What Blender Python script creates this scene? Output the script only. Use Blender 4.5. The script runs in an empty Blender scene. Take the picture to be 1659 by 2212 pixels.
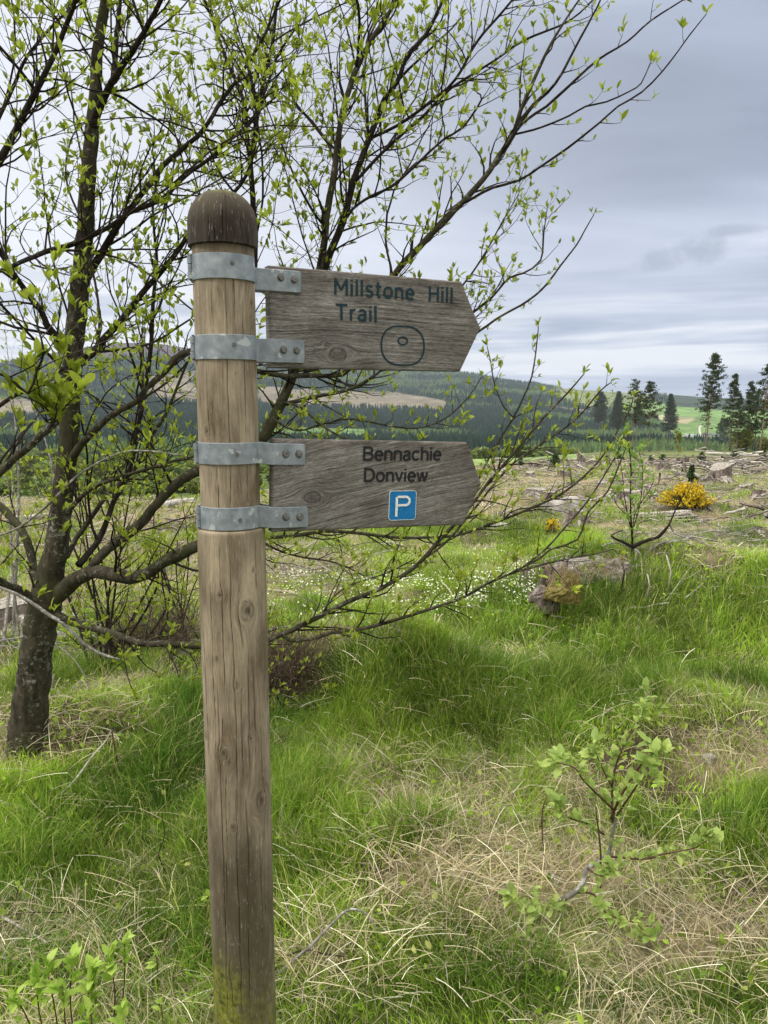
import bpy, math, random
import numpy as np
from mathutils import Vector, Matrix, Quaternion
S = bpy.context.scene
C = S.collection
rng = np.random.default_rng(7)
random.seed(7)
R = math.radians

# ------------------------------------------------------------------ camera
PITCH = R(8.4); FPX = 1671.0; CAMH = 1.55          # photo measured on a 1659 x 2212 view
cam_d = bpy.data.cameras.new('camera'); cam = bpy.data.objects.new('camera', cam_d); C.objects.link(cam)
cam_d.sensor_fit = 'VERTICAL'; cam_d.sensor_height = 36.0; cam_d.sensor_width = 27.0
cam_d.lens = FPX / 2212 * 36.0
cam_d.clip_start = 0.05; cam_d.clip_end = 20000
cam.location = (0, 0, CAMH); cam.rotation_euler = (R(90) - PITCH, 0, 0)
S.camera = cam

# ------------------------------------------------------------------ light, sky, exposure
SUN_EL, SUN_AZ = R(50), R(-112)                      # azimuth from +Y (ahead), negative = left
S.view_settings.view_transform = 'Standard'; S.view_settings.look = 'None'
S.view_settings.exposure = 0.6; S.view_settings.gamma = 1.0
sd = bpy.data.lights.new('sun', 'SUN'); sd.energy = 1.5; sd.angle = R(14); sd.color = (1.0, 0.96, 0.9)
so = bpy.data.objects.new('sun', sd); C.objects.link(so)
sv = Vector((math.sin(SUN_AZ) * math.cos(SUN_EL), math.cos(SUN_AZ) * math.cos(SUN_EL), math.sin(SUN_EL)))
so.rotation_euler = sv.to_track_quat('Z', 'Y').to_euler(); so.location = (0, 0, 30)

class NT:
    """small helper round a node tree"""
    def __init__(s, tree): s.t = tree; s.n = tree.nodes; s.l = tree.links
    def node(s, typ, **kw):
        n = s.n.new(typ)
        for k, v in kw.items(): setattr(n, k, v)
        return n
    def link(s, a, b): s.l.new(a, b)
    def put(s, sock, v):
        if isinstance(v, (int, float)): sock.default_value = v
        elif isinstance(v, (tuple, list)):
            if len(sock.default_value) == 4 and len(v) == 3: v = (*v, 1)
            sock.default_value = v
        else: s.l.new(v, sock)
    def coord(s, which='Object'): return s.node('ShaderNodeTexCoord').outputs[which]
    def attr(s, name, out='Fac'): return s.node('ShaderNodeAttribute', attribute_name=name).outputs[out]
    def mapping(s, vec, scale=(1, 1, 1), rot=(0, 0, 0), loc=(0, 0, 0)):
        m = s.node('ShaderNodeMapping'); s.l.new(vec, m.inputs['Vector'])
        m.inputs['Scale'].default_value = scale; m.inputs['Rotation'].default_value = rot; m.inputs['Location'].default_value = loc
        return m.outputs[0]
    def noise(s, vec, scale=5, detail=4, rough=0.55, dist=0.0, out='Fac'):
        n = s.node('ShaderNodeTexNoise'); s.l.new(vec, n.inputs['Vector'])
        n.inputs['Scale'].default_value = scale; n.inputs['Detail'].default_value = detail
        n.inputs['Roughness'].default_value = rough; n.inputs['Distortion'].default_value = dist
        return n.outputs[out]
    def voro(s, vec, scale=5, feature='F1', out='Distance'):
        n = s.node('ShaderNodeTexVoronoi', feature=feature); s.l.new(vec, n.inputs['Vector']); n.inputs['Scale'].default_value = scale
        return n.outputs[out]
    def ramp(s, fac, stops):
        r = s.node('ShaderNodeValToRGB'); s.put(r.inputs[0], fac); e = r.color_ramp.elements
        while len(e) > 1: e.remove(e[-1])
        for i, (p, c) in enumerate(stops):
            el = e[0] if i == 0 else e.new(p)
            el.position = p
            el.color = (c, c, c, 1) if isinstance(c, (int, float)) else (*c, 1)
        return r.outputs[0]
    def mix(s, fac, a, b, mode='MIX'):
        m = s.node('ShaderNodeMix', data_type='RGBA', blend_type=mode)
        s.put(m.inputs[0], fac); s.put(m.inputs[6], a); s.put(m.inputs[7], b); return m.outputs[2]
    def math(s, op, a, b=0.0, c=None, clamp=False):
        m = s.node('ShaderNodeMath', operation=op); m.use_clamp = clamp
        s.put(m.inputs[0], a); s.put(m.inputs[1], b)
        if c is not None: s.put(m.inputs[2], c)
        return m.outputs[0]
    def sep(s, v): return s.node_sep(v)
    def node_sep(s, v):
        n = s.node('ShaderNodeSeparateXYZ'); s.l.new(v, n.inputs[0]); return n.outputs
    def comb(s, x, y, z):
        n = s.node('ShaderNodeCombineXYZ')
        for i, v in enumerate((x, y, z)): s.put(n.inputs[i], v)
        return n.outputs[0]
    def bump(s, h, strength=0.5, dist=0.01, normal=None):
        b = s.node('ShaderNodeBump'); s.put(b.inputs['Height'], h)
        b.inputs['Strength'].default_value = strength; b.inputs['Distance'].default_value = dist
        if normal is not None: s.l.new(normal, b.inputs['Normal'])
        return b.outputs[0]

W = bpy.data.worlds.new('World'); S.world = W; W.use_nodes = True
w = NT(W.node_tree); w.n.clear()
gen = w.coord('Generated'); sx, sy, sz = w.node_sep(gen)
zc = w.math('MAXIMUM', sz, 0.0)
den = w.math('ADD', zc, 0.10)
px_, py_ = w.math('DIVIDE', sx, den), w.math('DIVIDE', sy, den)
cp = w.comb(px_, py_, 0.0)
n1 = w.noise(w.mapping(cp, (0.55, 0.9, 1), (0, 0, 0.35), (3.1, 1.7, 0)), 1.0, 5, 0.5, 0.4)
n2 = w.noise(w.mapping(cp, (0.22, 0.4, 1), (0, 0, -0.2), (7.3, 2.2, 0)), 1.0, 3, 0.5, 0.2)
cl = w.math('ADD', w.math('MULTIPLY', n1, 0.55), w.math('MULTIPLY', n2, 0.45))
cloud = w.ramp(cl, [(0.38, (0.31, 0.36, 0.47)), (0.46, (0.44, 0.50, 0.64)), (0.54, (0.58, 0.64, 0.79)), (0.63, (0.84, 0.88, 0.97))])
# bright thin cloud round the hidden sun (ahead and to the left)
dn = w.node('ShaderNodeVectorMath', operation='DOT_PRODUCT'); w.link(gen, dn.inputs[0])
gd = Vector((-0.42, 0.88, 0.20)).normalized(); dn.inputs[1].default_value = gd
glow = w.math('POWER', w.math('MAXIMUM', dn.outputs['Value'], 0.0), 7.0)
cloud = w.mix(w.math('MULTIPLY', glow, 0.85), cloud, (1.0, 1.02, 1.08))
# low bands near the horizon: pale gap over blue-grey bars
hb = w.noise(w.comb(w.math('MULTIPLY', sx, 2.2), w.math('MULTIPLY', sz, 30.0), sy), 1.0, 4, 0.55, 0.3)
hband = w.ramp(hb, [(0.40, (0.38, 0.45, 0.60)), (0.49, (0.60, 0.66, 0.80)), (0.58, (0.95, 0.97, 1.02))])
low = w.ramp(sz, [(0.02, 0.9), (0.08, .8), (0.17, 0.0)])
cloud = w.mix(low, cloud, hband)
def cblob(dx, dz, rx, rz, amt, cloud):
    a = w.math('DIVIDE', w.math('SUBTRACT', sx, dx), rx); b = w.math('DIVIDE', w.math('SUBTRACT', sz, dz), rz)
    q = w.math('ADD', w.math('MULTIPLY', a, a), w.math('MULTIPLY', b, b))
    q = w.math('ADD', q, w.math('MULTIPLY', w.math('SUBTRACT', w.noise(gen, 38, 5, 0.65), 0.5), 4.0))
    f = w.math('MULTIPLY', w.ramp(w.math('MULTIPLY', q, .6), [(0.0, 1.0), (1.0, 0.0)]), amt)
    return w.mix(f, cloud, (0.36, 0.42, 0.52))
front = w.math('GREATER_THAN', sy, 0.0)
for a in ((0.320, 0.158, 0.024, 0.011, 0.42), (0.362, 0.166, 0.024, 0.014, 0.5), (0.395, 0.186, 0.026, 0.006, 0.4)):
    cloud = cblob(a[0], a[1], a[2], a[3], w.math('MULTIPLY', front, a[4] * 1.3), cloud)
sky = w.node('ShaderNodeTexSky', sky_type='NISHITA', sun_disc=False)
sky.sun_elevation = SUN_EL; sky.sun_rotation = SUN_AZ
skyc = w.node('ShaderNodeVectorMath', operation='SCALE'); w.link(sky.outputs[0], skyc.inputs[0]); skyc.inputs['Scale'].default_value = 0.07
col = w.mix(0.9, skyc.outputs[0], cloud)
# overcast sky is brighter towards the zenith
boost = w.ramp(sz, [(0.40, 0.0), (0.85, 1.0)])
back = w.ramp(w.math('MULTIPLY', sy, -1.0), [(0.0, 0.0), (0.45, 1.0)])
col = w.mix(w.math('MULTIPLY', back, .85), col, (.70, .685, .64))
strength = w.math('ADD', .70, w.math('MULTIPLY', boost, 1.9))
col = w.mix(boost, col, (.72, .71, .68))
bg = w.node('ShaderNodeBackground'); w.link(col, bg.inputs[0]); w.put(bg.inputs[1], strength)
wo = w.node('ShaderNodeOutputWorld'); w.link(bg.outputs[0], wo.inputs[0])

# ------------------------------------------------------------------ geometry of the view, used to survey real positions
cp_, sp_ = math.cos(PITCH), math.sin(PITCH)
def P(px, py, Y):
    """world point at forward distance Y seen at (px, py)"""
    a = (px - 829.5) / FPX; b = -(py - 1106.0) / FPX
    d = np.array([a, cp_ + b * sp_, -sp_ + b * cp_])
    return np.array([0, 0, CAMH]) + d * (Y / d[1])
def proj(x, y, z):
    dz = z - CAMH
    dep = y * cp_ - dz * sp_; up = y * sp_ + dz * cp_
    dep = np.maximum(dep, 1e-3)
    return 829.5 + FPX * x / dep, 1106.0 - FPX * up / dep
def camdepth(p): return p[1] * cp_ - (p[2] - CAMH) * sp_

def _h(i, j, s):
    n = (i.astype(np.int64) * 374761393 + j.astype(np.int64) * 668265263 + s * 1442695041) & 0x7fffffff
    n = ((n ^ (n >> 13)) * 1274126177) & 0x7fffffff
    n = ((n ^ (n >> 16)) * 2246822519) & 0x7fffffff
    return (n & 0xffffff) / float(0xffffff)
def vn(x, y, s=0):
    x = np.asarray(x, float); y = np.asarray(y, float)
    i = np.floor(x); j = np.floor(y); fx = x - i; fy = y - j
    fx = fx * fx * (3 - 2 * fx); fy = fy * fy * (3 - 2 * fy)
    i = i.astype(np.int64); j = j.astype(np.int64)
    return (_h(i, j, s) * (1 - fx) + _h(i + 1, j, s) * fx) * (1 - fy) + (_h(i, j + 1, s) * (1 - fx) + _h(i + 1, j + 1, s) * fx) * fy
def fbm(x, y, s=0, o=4):
    a = 0; m = 0.5; t = 0
    for k in range(o):
        a = a + m * vn(x, y, s + k * 17); t += m; x = np.asarray(x) * 2.03 + 11.3; y = np.asarray(y) * 2.03 + 5.7; m *= 0.5
    return a / t

# ------------------------------------------------------------------ terrain height
TC = np.array([-900, -400, 0, 98, 200, 270, 357, 420, 580, 800, 1000, 1150, 1240, 1300, 1450, 1659, 2100, 2600], float)
def row(*v): return np.interp(TC, [-400, 0, 200, 370, 580, 800, 1000, 1150, 1300, 1450, 1659, 2100], v)
TD = [30, 60, 120, 250, 500, 800, 1200, 1700, 2300, 3000, 4200, 6000]
TP = [row(1088, 1088, 1088, 1086, 1056, 1024, 1006, 998, 990, 987, 987, 987),
      row(1078, 1078, 1078, 1075, 1050, 1024, 1004, 999, 981, 977, 977, 977),
      row(1058, 1058, 1058, 1050, 1036, 1012, 996, 991, 977, 973, 973, 973),
      row(1025, 1025, 1025, 1020, 1012, 1002, 994, 992, 992, 992, 992, 992),
      row(990, 990, 990, 988, 986, 985, 984, 984, 985, 985, 985, 985),
      row(960, 960, 960, 958, 955, 962, 968, 970, 974, 960, 962, 962),
      row(915, 905, 905, 905, 918, 922, 925, 928, 934, 928, 932, 935),
      row(870, 860, 855, 850, 868, 875, 878, 885, 894, 892, 897, 900),
      row(832, 803, 778, 775, 815, 832, 832, 850, 860, 868, 878, 885),
      np.interp(TC, [-400, 0, 98, 200, 270, 357, 420, 580, 800, 1000, 1150, 1240, 1400, 1500, 1659, 2100],
                [810, 788, 764, 749, 740, 740, 753, 780, 797, 806, 829, 843, 852, 857, 864, 872]),
      row(850, 840, 830, 830, 840, 850, 858, 868, 872, 874, 876, 880),
      row(860, 860, 860, 860, 865, 868, 868, 870, 872, 874, 876, 880)]
def zpy(c, py, Y):
    b = -(py - 1106.0) / FPX
    return CAMH + (-sp_ + b * cp_) * (Y / (cp_ + b * sp_))
ZT = [np.zeros_like(TC)] + [zpy(TC, TP[k], TD[k]) for k in range(len(TD))]
LD = np.log(np.array([10.5] + TD)); ZT = np.array(ZT)
FG = np.linspace(-900, 2600, 351)
ZF = np.array([np.interp(FG, TC, r) for r in ZT])
ker = np.exp(-np.linspace(-2, 2, 13) ** 2); ker /= ker.sum()
ZF = np.array([np.convolve(np.pad(r, 6, mode='edge'), ker, 'valid') for r in ZF])
MOUNDS = []   # x, y, rx, ry, h
def flat(px, py):
    b = -(py - 1106.0) / FPX; a = (px - 829.5) / FPX
    d = (a, cp_ + b * sp_, -sp_ + b * cp_); t = -CAMH / d[2]
    return a * t, d[1] * t
for (mx, my, rx, ry, h) in [(1240, 1290, .50, .38, .17), (880, 1500, .36, .38, .38), (650, 1540, .28, .35, -.12), (1420, 1320, .85, .55, .36), (1640, 1310, .9, .6, .28), (1050, 1540, .4, .3, .10),
                            (1150, 1265, .5, .35, .06), (250, 1640, .5, .5, .06), (60, 1620, .45, .45, .10), (930, 1850, .3, .25, .10),
                            (760, 1400, .35, .3, .14), (1250, 1560, .6, .5, .08), (1560, 1620, .6, .5, .10), (700, 2050, .25, .2, .05), (400, 1450, .5, .5, .07)]:
    fx, fy = flat(mx, my); MOUNDS.append((fx, fy, rx, ry, h))
def ground(x, y, fine=True):
    x = np.asarray(x, float); y = np.asarray(y, float)
    yy = np.maximum(y, 1.0)
    c = 829.5 + FPX * (x / yy) / cp_
    ci = np.clip((c + 900) / 10.0, 0, 349.999); k = ci.astype(int); f = ci - k
    ld = np.clip(np.log(np.maximum(yy, 10.5)), LD[0], LD[-1])
    r = np.clip(np.searchsorted(LD, ld, side='right') - 1, 0, len(LD) - 2)
    t = (ld - LD[r]) / (LD[r + 1] - LD[r]); 
    t = np.where(r == 0, t * t * (2 - t), t)
    z0 = ZF[r, k] * (1 - f) + ZF[r, k + 1] * f; z1 = ZF[r + 1, k] * (1 - f) + ZF[r + 1, k + 1] * f
    z = z0 * (1 - t) + z1 * t
    if fine:
        fade = np.clip((28 - y) / 6, 0, 1)
        hm = (fbm(x * .9, y * .9, 3, 3) - .5) * .26 + (fbm(x * 3.3, y * 3.3, 9, 3) - .5) * .09
        z = z + hm * fade * np.clip((np.hypot(x, y) - 1.2) / 1.5, 0.25, 1)
        for (mx, my, rx, ry, h) in MOUNDS:
            z = z + h * np.exp(-((x - mx) / rx) ** 2 - ((y - my) / ry) ** 2) * (np.abs(y) < 30)
    far = np.clip((y - 60) / 500, 0, 1)
    z = z + far * (fbm(x / 160, y / 160, 21, 4) - .5) * 14
    return z
def G(px, py, off=0.0):
    """point of the ground seen at (px, py)"""
    b = -(py - 1106.0) / FPX; a = (px - 829.5) / FPX
    d = np.array([a, cp_ + b * sp_, -sp_ + b * cp_])
    ys = np.exp(np.linspace(math.log(1.0), math.log(3500), 1600))
    X = d[0] / d[1] * ys; Z = CAMH + d[2] / d[1] * ys
    g = ground(X, ys); idx = np.nonzero(g >= Z)[0]
    i = idx[0] if len(idx) else len(ys) - 1
    return np.array([X[i], ys[i], g[i] + off])
POST_X0 = -.33
def gz(x, y): return float(ground(np.array([x]), np.array([y]))[0])

# ------------------------------------------------------------------ mesh and object helpers
class MB:
    def __init__(s): s.V = []; s.F = []; s.n = 0; s.A = {}; s.cnt = []
    def add(s, V, F, **attrs):
        V = np.asarray(V, float).reshape(-1, 3)
        for f in (F if isinstance(F, list) else [F]):
            f = np.asarray(f, np.int64)
            if f.ndim == 1: f = f[None]
            if f.size: s.F.append(f + s.n)
        s.V.append(V); s.cnt.append(len(V)); s.n += len(V)
        for k, v in attrs.items(): s.A.setdefault(k, {})[len(s.V) - 1] = v
        return s
    def build(s, name, mat, parent=None, smooth=True, loc=None):
        V = np.concatenate(s.V) if s.V else np.zeros((0, 3))
        org = np.array(parent['_org']) if (parent is not None and '_org' in parent) else (np.array(loc) if loc is not None else np.zeros(3))
        me = bpy.data.meshes.new(name)
        me.vertices.add(len(V)); me.vertices.foreach_set('co', (V - org).astype(np.float32).ravel())
        li = np.concatenate([f.ravel() for f in s.F]); sz = np.concatenate([np.full(len(f), f.shape[1]) for f in s.F])
        me.loops.add(len(li)); me.loops.foreach_set('vertex_index', li.astype(np.int32))
        st = np.concatenate([[0], np.cumsum(sz)[:-1]])
        me.polygons.add(len(sz)); me.polygons.foreach_set('loop_start', st.astype(np.int32))
        me.update(calc_edges=True)
        me.polygons.foreach_set('use_smooth', np.full(len(sz), smooth, dtype=bool))
        for k, d in s.A.items():
            vals = [np.asarray(d[i], float) if i in d else None for i in range(len(s.V))]
            dim = max((v.shape[-1] if v is not None and v.ndim > 0 and v.shape[-1] in (3, 4) and (v.ndim == 2 or v.size <= 4 and v.size > 1) else 1) for v in vals)
            if dim == 1:
                arr = np.concatenate([np.zeros(c) if v is None else np.broadcast_to(v, (c,)) for v, c in zip(vals, s.cnt)])
                me.attributes.new(k, 'FLOAT', 'POINT').data.foreach_set('value', arr.astype(np.float32))
            else:
                arr = np.concatenate([np.zeros((c, 3)) if v is None else np.broadcast_to(v, (c, 3)) for v, c in zip(vals, s.cnt)])
                arr = np.concatenate([arr, np.ones((len(arr), 1))], 1)
                me.attributes.new(k, 'FLOAT_COLOR', 'POINT').data.foreach_set('color', arr.astype(np.float32).ravel())
        me.validate()
        if mat: me.materials.append(mat)
        o = bpy.data.objects.new(name, me); C.objects.link(o)
        if parent is not None:
            o.parent = parent
            o['_org'] = list(map(float, org))
        else: o.location = org; o['_org'] = list(map(float, org))
        return o
def tag(o, label=None, cat=None, group=None, kind=None):
    if label: o['label'] = label
    if cat: o['category'] = cat
    if group: o['group'] = group
    if kind: o['kind'] = kind
    return o
def thing(name, label, cat, loc, group=None):
    o = bpy.data.objects.new(name, None); C.objects.link(o); o.location = tuple(map(float, loc)); o['_org'] = [float(v) for v in loc]
    o.empty_display_size = 0.1
    return tag(o, label, cat, group)
def nrm(v):
    v = np.asarray(v, float); return v / (np.linalg.norm(v, axis=-1, keepdims=True) + 1e-12)
def smoothpath(pts, step=None, n=None):
    """Catmull-Rom through rows (x, y, z, r)"""
    p = np.asarray(pts, float)
    if len(p) < 3:
        k = n or 6; t = np.linspace(0, 1, k)[:, None]; return p[0] * (1 - t) + p[-1] * t
    q = np.vstack([2 * p[0] - p[1], p, 2 * p[-1] - p[-2]]); out = []
    for i in range(1, len(q) - 2):
        L = np.linalg.norm(q[i + 1][:3] - q[i][:3]); k = max(2, int(L / step) + 1) if step else (n or 4)
        t = np.linspace(0, 1, k, endpoint=False)[:, None]
        a, b, c, d = q[i - 1], q[i], q[i + 1], q[i + 2]
        out.append(.5 * ((2 * b) + (c - a) * t + (2 * a - 5 * b + 4 * c - d) * t ** 2 + (3 * b - a - 3 * c + d) * t ** 3))
    out.append(p[-1][None]); return np.vstack(out)
def tube(mb, path, rad, seg=6, cap=True, rough=0.0, **at):
    p = np.asarray(path, float)[:, :3]; r = np.broadcast_to(np.asarray(rad, float), (len(p),)).copy()
    T = nrm(np.gradient(p, axis=0)); n = len(p)
    up = np.array([0, 0, 1.0]) if abs(T[0][2]) < .9 else np.array([1.0, 0, 0])
    a = nrm(np.cross(T[0], up)); A = np.zeros((n, 3)); A[0] = a
    for i in range(1, n):
        a = a - T[i] * np.dot(a, T[i]); a = a / (np.linalg.norm(a) + 1e-12); A[i] = a
    B = np.cross(T, A); th = np.linspace(0, 2 * np.pi, seg, endpoint=False)
    rr = r[:, None] * (1 + (rough * (rng.random((n, seg)) - .5) if rough else 0))
    V = p[:, None] + (A[:, None] * np.cos(th)[None, :, None] + B[:, None] * np.sin(th)[None, :, None]) * (rr[..., None] if rough else r[:, None, None])
    i = np.arange(n - 1)[:, None] * seg; j = np.arange(seg)[None]; k = (j + 1) % seg
    F = np.stack([i + j, i + k, i + seg + k, i + seg + j], -1).reshape(-1, 4)
    fs = [F]
    if cap: fs += [np.arange(seg)[::-1][None], (np.arange(seg) + (n - 1) * seg)[None]]
    mb.add(V.reshape(-1, 3), fs, **at)
def inst(mb, TV, TF, pos, M, **at):
    """many copies of a template inside one surface: M (n,3,3) maps template axes"""
    n = len(pos)
    if n == 0: return
    V = np.einsum('nij,kj->nki', M, TV) + np.asarray(pos)[:, None]
    k = len(TV); fs = []
    for f in TF:
        f = np.asarray(f); fs.append((f[None] + (np.arange(n) * k)[:, None, None]).reshape(-1, f.shape[1]))
    mb.add(V.reshape(-1, 3), fs, **{a: np.repeat(v, k, axis=0) for a, v in at.items()})
def frames(d, roll=None):
    """columns: side, dir, normal"""
    d = nrm(d); h = rng.normal(size=d.shape); s = nrm(np.cross(d, h)); u = np.cross(s, d)
    return np.stack([s, d, u], -1)
LEAF_V = np.array([[0, 0, 0], [-.20, .35, .05], [0, .33, 0], [.20, .35, .05], [-.17, .68, .02], [0, .68, -.03], [.17, .68, .02], [0, 1.0, -.10]])
LEAF_F = [np.array([[0, 2, 1], [0, 3, 2], [4, 5, 7], [5, 6, 7]]), np.array([[1, 2, 5, 4], [2, 3, 6, 5]])]
def box(mb, c, s, rot=None, **at):
    v = np.array([[x, y, z] for x in (-.5, .5) for y in (-.5, .5) for z in (-.5, .5)]) * np.array(s)
    if rot is not None: v = v @ np.array(rot).T
    mb.add(v + np.array(c), [np.array([[0, 1, 3, 2], [4, 6, 7, 5], [0, 4, 5, 1], [2, 3, 7, 6], [0, 2, 6, 4], [1, 5, 7, 3]])], **at)

# ------------------------------------------------------------------ materials
def newmat(name, rough=0.8, metal=0.0, spec=0.3):
    m = bpy.data.materials.new(name); m.use_nodes = True; t = NT(m.node_tree)
    b = t.n['Principled BSDF']; b.inputs['Roughness'].default_value = rough; b.inputs['Metallic'].default_value = metal
    b.inputs['Specular IOR Level'].default_value = spec
    return m, t, b
def leafmat(name, c1, c2, c3=None, trans=0.45, rough=0.5, attr=None):
    m, t, b = newmat(name, rough, spec=0.25)
    rnd = t.node('ShaderNodeNewGeometry').outputs['Random Per Island']
    if attr: colr = t.attr(attr, 'Color')
    else: colr = t.ramp(rnd, [(0.0, c1), (0.5, c2), (1.0, c3 or c2)])
    colr = t.mix(0.25, colr, t.mix(1.0, colr, t.ramp(t.noise(t.coord(), 9, 3), [(.3, .55), (.7, 1.35)]), 'MULTIPLY'))
    t.link(colr, b.inputs['Base Color'])
    tr = t.node('ShaderNodeBsdfTranslucent'); t.link(colr, tr.inputs[0])
    mx = t.node('ShaderNodeMixShader'); mx.inputs[0].default_value = trans
    t.link(b.outputs[0], mx.inputs[1]); t.link(tr.outputs[0], mx.inputs[2]); t.link(mx.outputs[0], t.n['Material Output'].inputs[0])
    return m
def barkmat(name, c1, c2, lich, lamt=0.55, scale=1.0, moss=None):
    m, t, b = newmat(name, 0.95, spec=0.1)
    co = t.coord(); n = t.noise(t.mapping(co, (1, 1, .4)), 40 * scale, 6, .65)
    col = t.mix(t.ramp(n, [(.35, 0.0), (.7, 1.0)]), c1, c2)
    l = t.noise(co, 55 * scale, 5, .65, .6); l2 = t.noise(co, 6 * scale, 2)
    lf = t.ramp(t.math('ADD', t.math('MULTIPLY', l, .7), t.math('MULTIPLY', l2, .3)), [(lamt, 0.0), (lamt + .07, 1.0)])
    col = t.mix(t.math('MULTIPLY', lf, .8), col, lich)
    if moss: col = t.mix(t.ramp(t.noise(co, 4 * scale, 3), [(.45, 0.0), (.65, .7)]), col, moss)
    t.link(col, b.inputs['Base Color']); t.link(t.bump(n, .8, .006 / scale), b.inputs['Normal'])
    return m
BARK = barkmat('bark', (.014, .011, .009), (.045, .036, .028), (.17, .18, .145), .58)
BARKG = barkmat('bark_mossy', (.022, .019, .013), (.085, .072, .050), (.26, .27, .21), .55, 1.0, (.050, .052, .024))
BARKP = barkmat('bark_pale', (.12, .11, .09), (.30, .28, .24), (.5, .5, .45), .52)
TWIG = newmat('twig', .8)[0]; TWIG.node_tree.nodes['Principled BSDF'].inputs['Base Color'].default_value = (.045, .034, .026, 1)
_m, t, b = newmat('twig_varied', .85, spec=.15); TWIG = _m
t.link(t.ramp(t.noise(t.coord(), 3.0, 2), [(.35, (.014, .010, .008)), (.58, (.035, .026, .020)), (.75, (.14, .125, .105))]), b.inputs['Base Color'])
_m, t, b = newmat('red_shoot', .6); REDT = _m
t.link(t.ramp(t.noise(t.coord(), 12, 2), [(.35, (.06, .022, .018)), (.65, (.13, .07, .04))]), b.inputs['Base Color'])
LEAF = leafmat('spring_leaf', (.16, .21, .018), (.28, .35, .03), (.46, .54, .075), .5)
LEAFN = leafmat('spring_leaf_near', (.25, .40, .05), (.36, .52, .08), (.50, .64, .14), .45)
LEAFS = leafmat('grey_green_leaf', (.27, .38, .09), (.38, .50, .12), (.50, .60, .17), .4)
GRASSM = leafmat('grass_blades', None, None, None, .45, .55, attr='Col')

# ================================================================== SETTING: ground, hills
def gauss(px, py, lst):
    s = np.zeros_like(px)
    for (x, y, rx, ry, a) in lst: s = s + a * np.exp(-((px - x) / rx) ** 2 - ((py - y) / ry) ** 2)
    return s
LUSH = [(200, 1700, 220, 90, 1.3), (350, 1850, 300, 110, 1.1), (100, 1900, 180, 110, .8), (660, 1650, 110, 130, 1.2), (850, 1520, 230, 110, 1.3),
        (1350, 1340, 300, 110, 1.4), (1000, 1450, 200, 60, 1), (1150, 1540, 240, 80, .8), (1500, 1420, 200, 130, .9), (850, 1790, 170, 50, .9),
        (1500, 1800, 200, 90, .7), (690, 1850, 110, 90, .9), (450, 1560, 130, 90, .8), (300, 2000, 200, 60, .5), (100, 1420, 120, 60, .7), (1000, 2150, 200, 60, .5),
        (1300, 1990, 130, 80, .4), (1600, 1250, 90, 60, .7), (900, 1150, 200, 30, .5), (1250, 1190, 120, 30, .4), (1350, 1115, 200, 18, .5), (1330, 1275, 90, 30, 1.0), (1000, 2150, 500, 50, .35), (300, 2120, 300, 60, .35), (1450, 2150, 200, 60, .4)]
STRAW = [(60, 1620, 170, 70, 1.3), (230, 1560, 120, 60, .7), (930, 1900, 160, 70, 1.5), (820, 2020, 230, 100, .7), (1150, 1690, 160, 55, .8), (1560, 1640, 170, 50, .8),
         (840, 1650, 160, 38, 1.1), (1500, 2060, 190, 120, .8), (180, 2060, 170, 60, .7), (1190, 1900, 230, 90, 1.0), (680, 2080, 90, 70, 1.2), (1120, 1425, 80, 40, 1.1),
         (1560, 1540, 160, 60, .6), (620, 1560, 90, 60, 1.3), (680, 1240, 150, 60, 1), (100, 1250, 400, 80, .9), (1180, 1240, 100, 40, .8), (1500, 1190, 180, 40, 1.0),
         (1000, 1050, 900, 55, .8), (1590, 1220, 90, 40, .8), (340, 1500, 150, 50, .6), (1020, 1260, 120, 30, .3)]
def veg(x, y, z):
    """how lush (0..1) and how straw-covered (0..1) the ground is at a place"""
    px, py = proj(x, y, z)
    n = fbm(x * 2.0, y * 2.0, 31, 5); n2 = fbm(x * 1.8, y * 1.8, 77, 5)
    g = gauss(px, py, LUSH); s = gauss(px, py, STRAW)
    far = np.clip((y - 5.5) / 5, 0, 1)
    lush = np.clip(.42 + .85 * g - .42 * s + (n - .5) * 3.0 - .10 * far, 0.0, 1)
    straw = np.clip(.22 + .70 * s - .50 * g + (n2 - .5) * 3.0 + .22 * far, 0, 1)
    return lush, straw

def gridmesh(X, Y, Z, name, mat, cols, loc=(0, 0, 0)):
    h, wd = X.shape; mb = MB()
    i = np.arange(h - 1)[:, None] * wd; j = np.arange(wd - 1)[None]
    F = np.stack([i + j, i + j + 1, i + wd + j + 1, i + wd + j], -1).reshape(-1, 4)
    mb.add(np.stack([X, Y, Z], -1).reshape(-1, 3), F, Col=cols.reshape(-1, 3))
    return mb.build(name, mat, None, True, loc)

m, t, b = newmat('heath_ground', .95, spec=.1)
base = t.attr('Col', 'Color'); co = t.coord()
f = t.noise(co, 60, 6, .7); f2 = t.noise(t.mapping(co, (1, 1, 1)), 9, 5, .6)
base = t.mix(1.0, base, t.ramp(f, [(.3, .35), (.52, .9), (.72, 1.7)]), 'MULTIPLY')
base = t.mix(1.0, base, t.ramp(f2, [(.3, .65), (.7, 1.3)]), 'MULTIPLY')
t.link(base, b.inputs['Base Color']); t.link(t.bump(f, .8, .02), b.inputs['Normal'])
xs = np.arange(-26, 26.01, .105); ys = np.concatenate([np.arange(-4, 14, .08), np.arange(14, 32.01, .16)])
X, Y = np.meshgrid(xs, ys); Z = ground(X, Y)
lu, st = veg(X, Y, Z)
soil = np.array([.07, .052, .032]); strc = np.array([.32, .255, .155]); grc = np.array([.10, .15, .03])
a = np.clip(lu * 1.2, 0, 1)[..., None]; s_ = np.clip(st * 1.1, 0, 1)[..., None]
cols = (soil * (1 - s_) + strc * s_) * (1 - .8 * a) + grc * .8 * a
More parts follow.
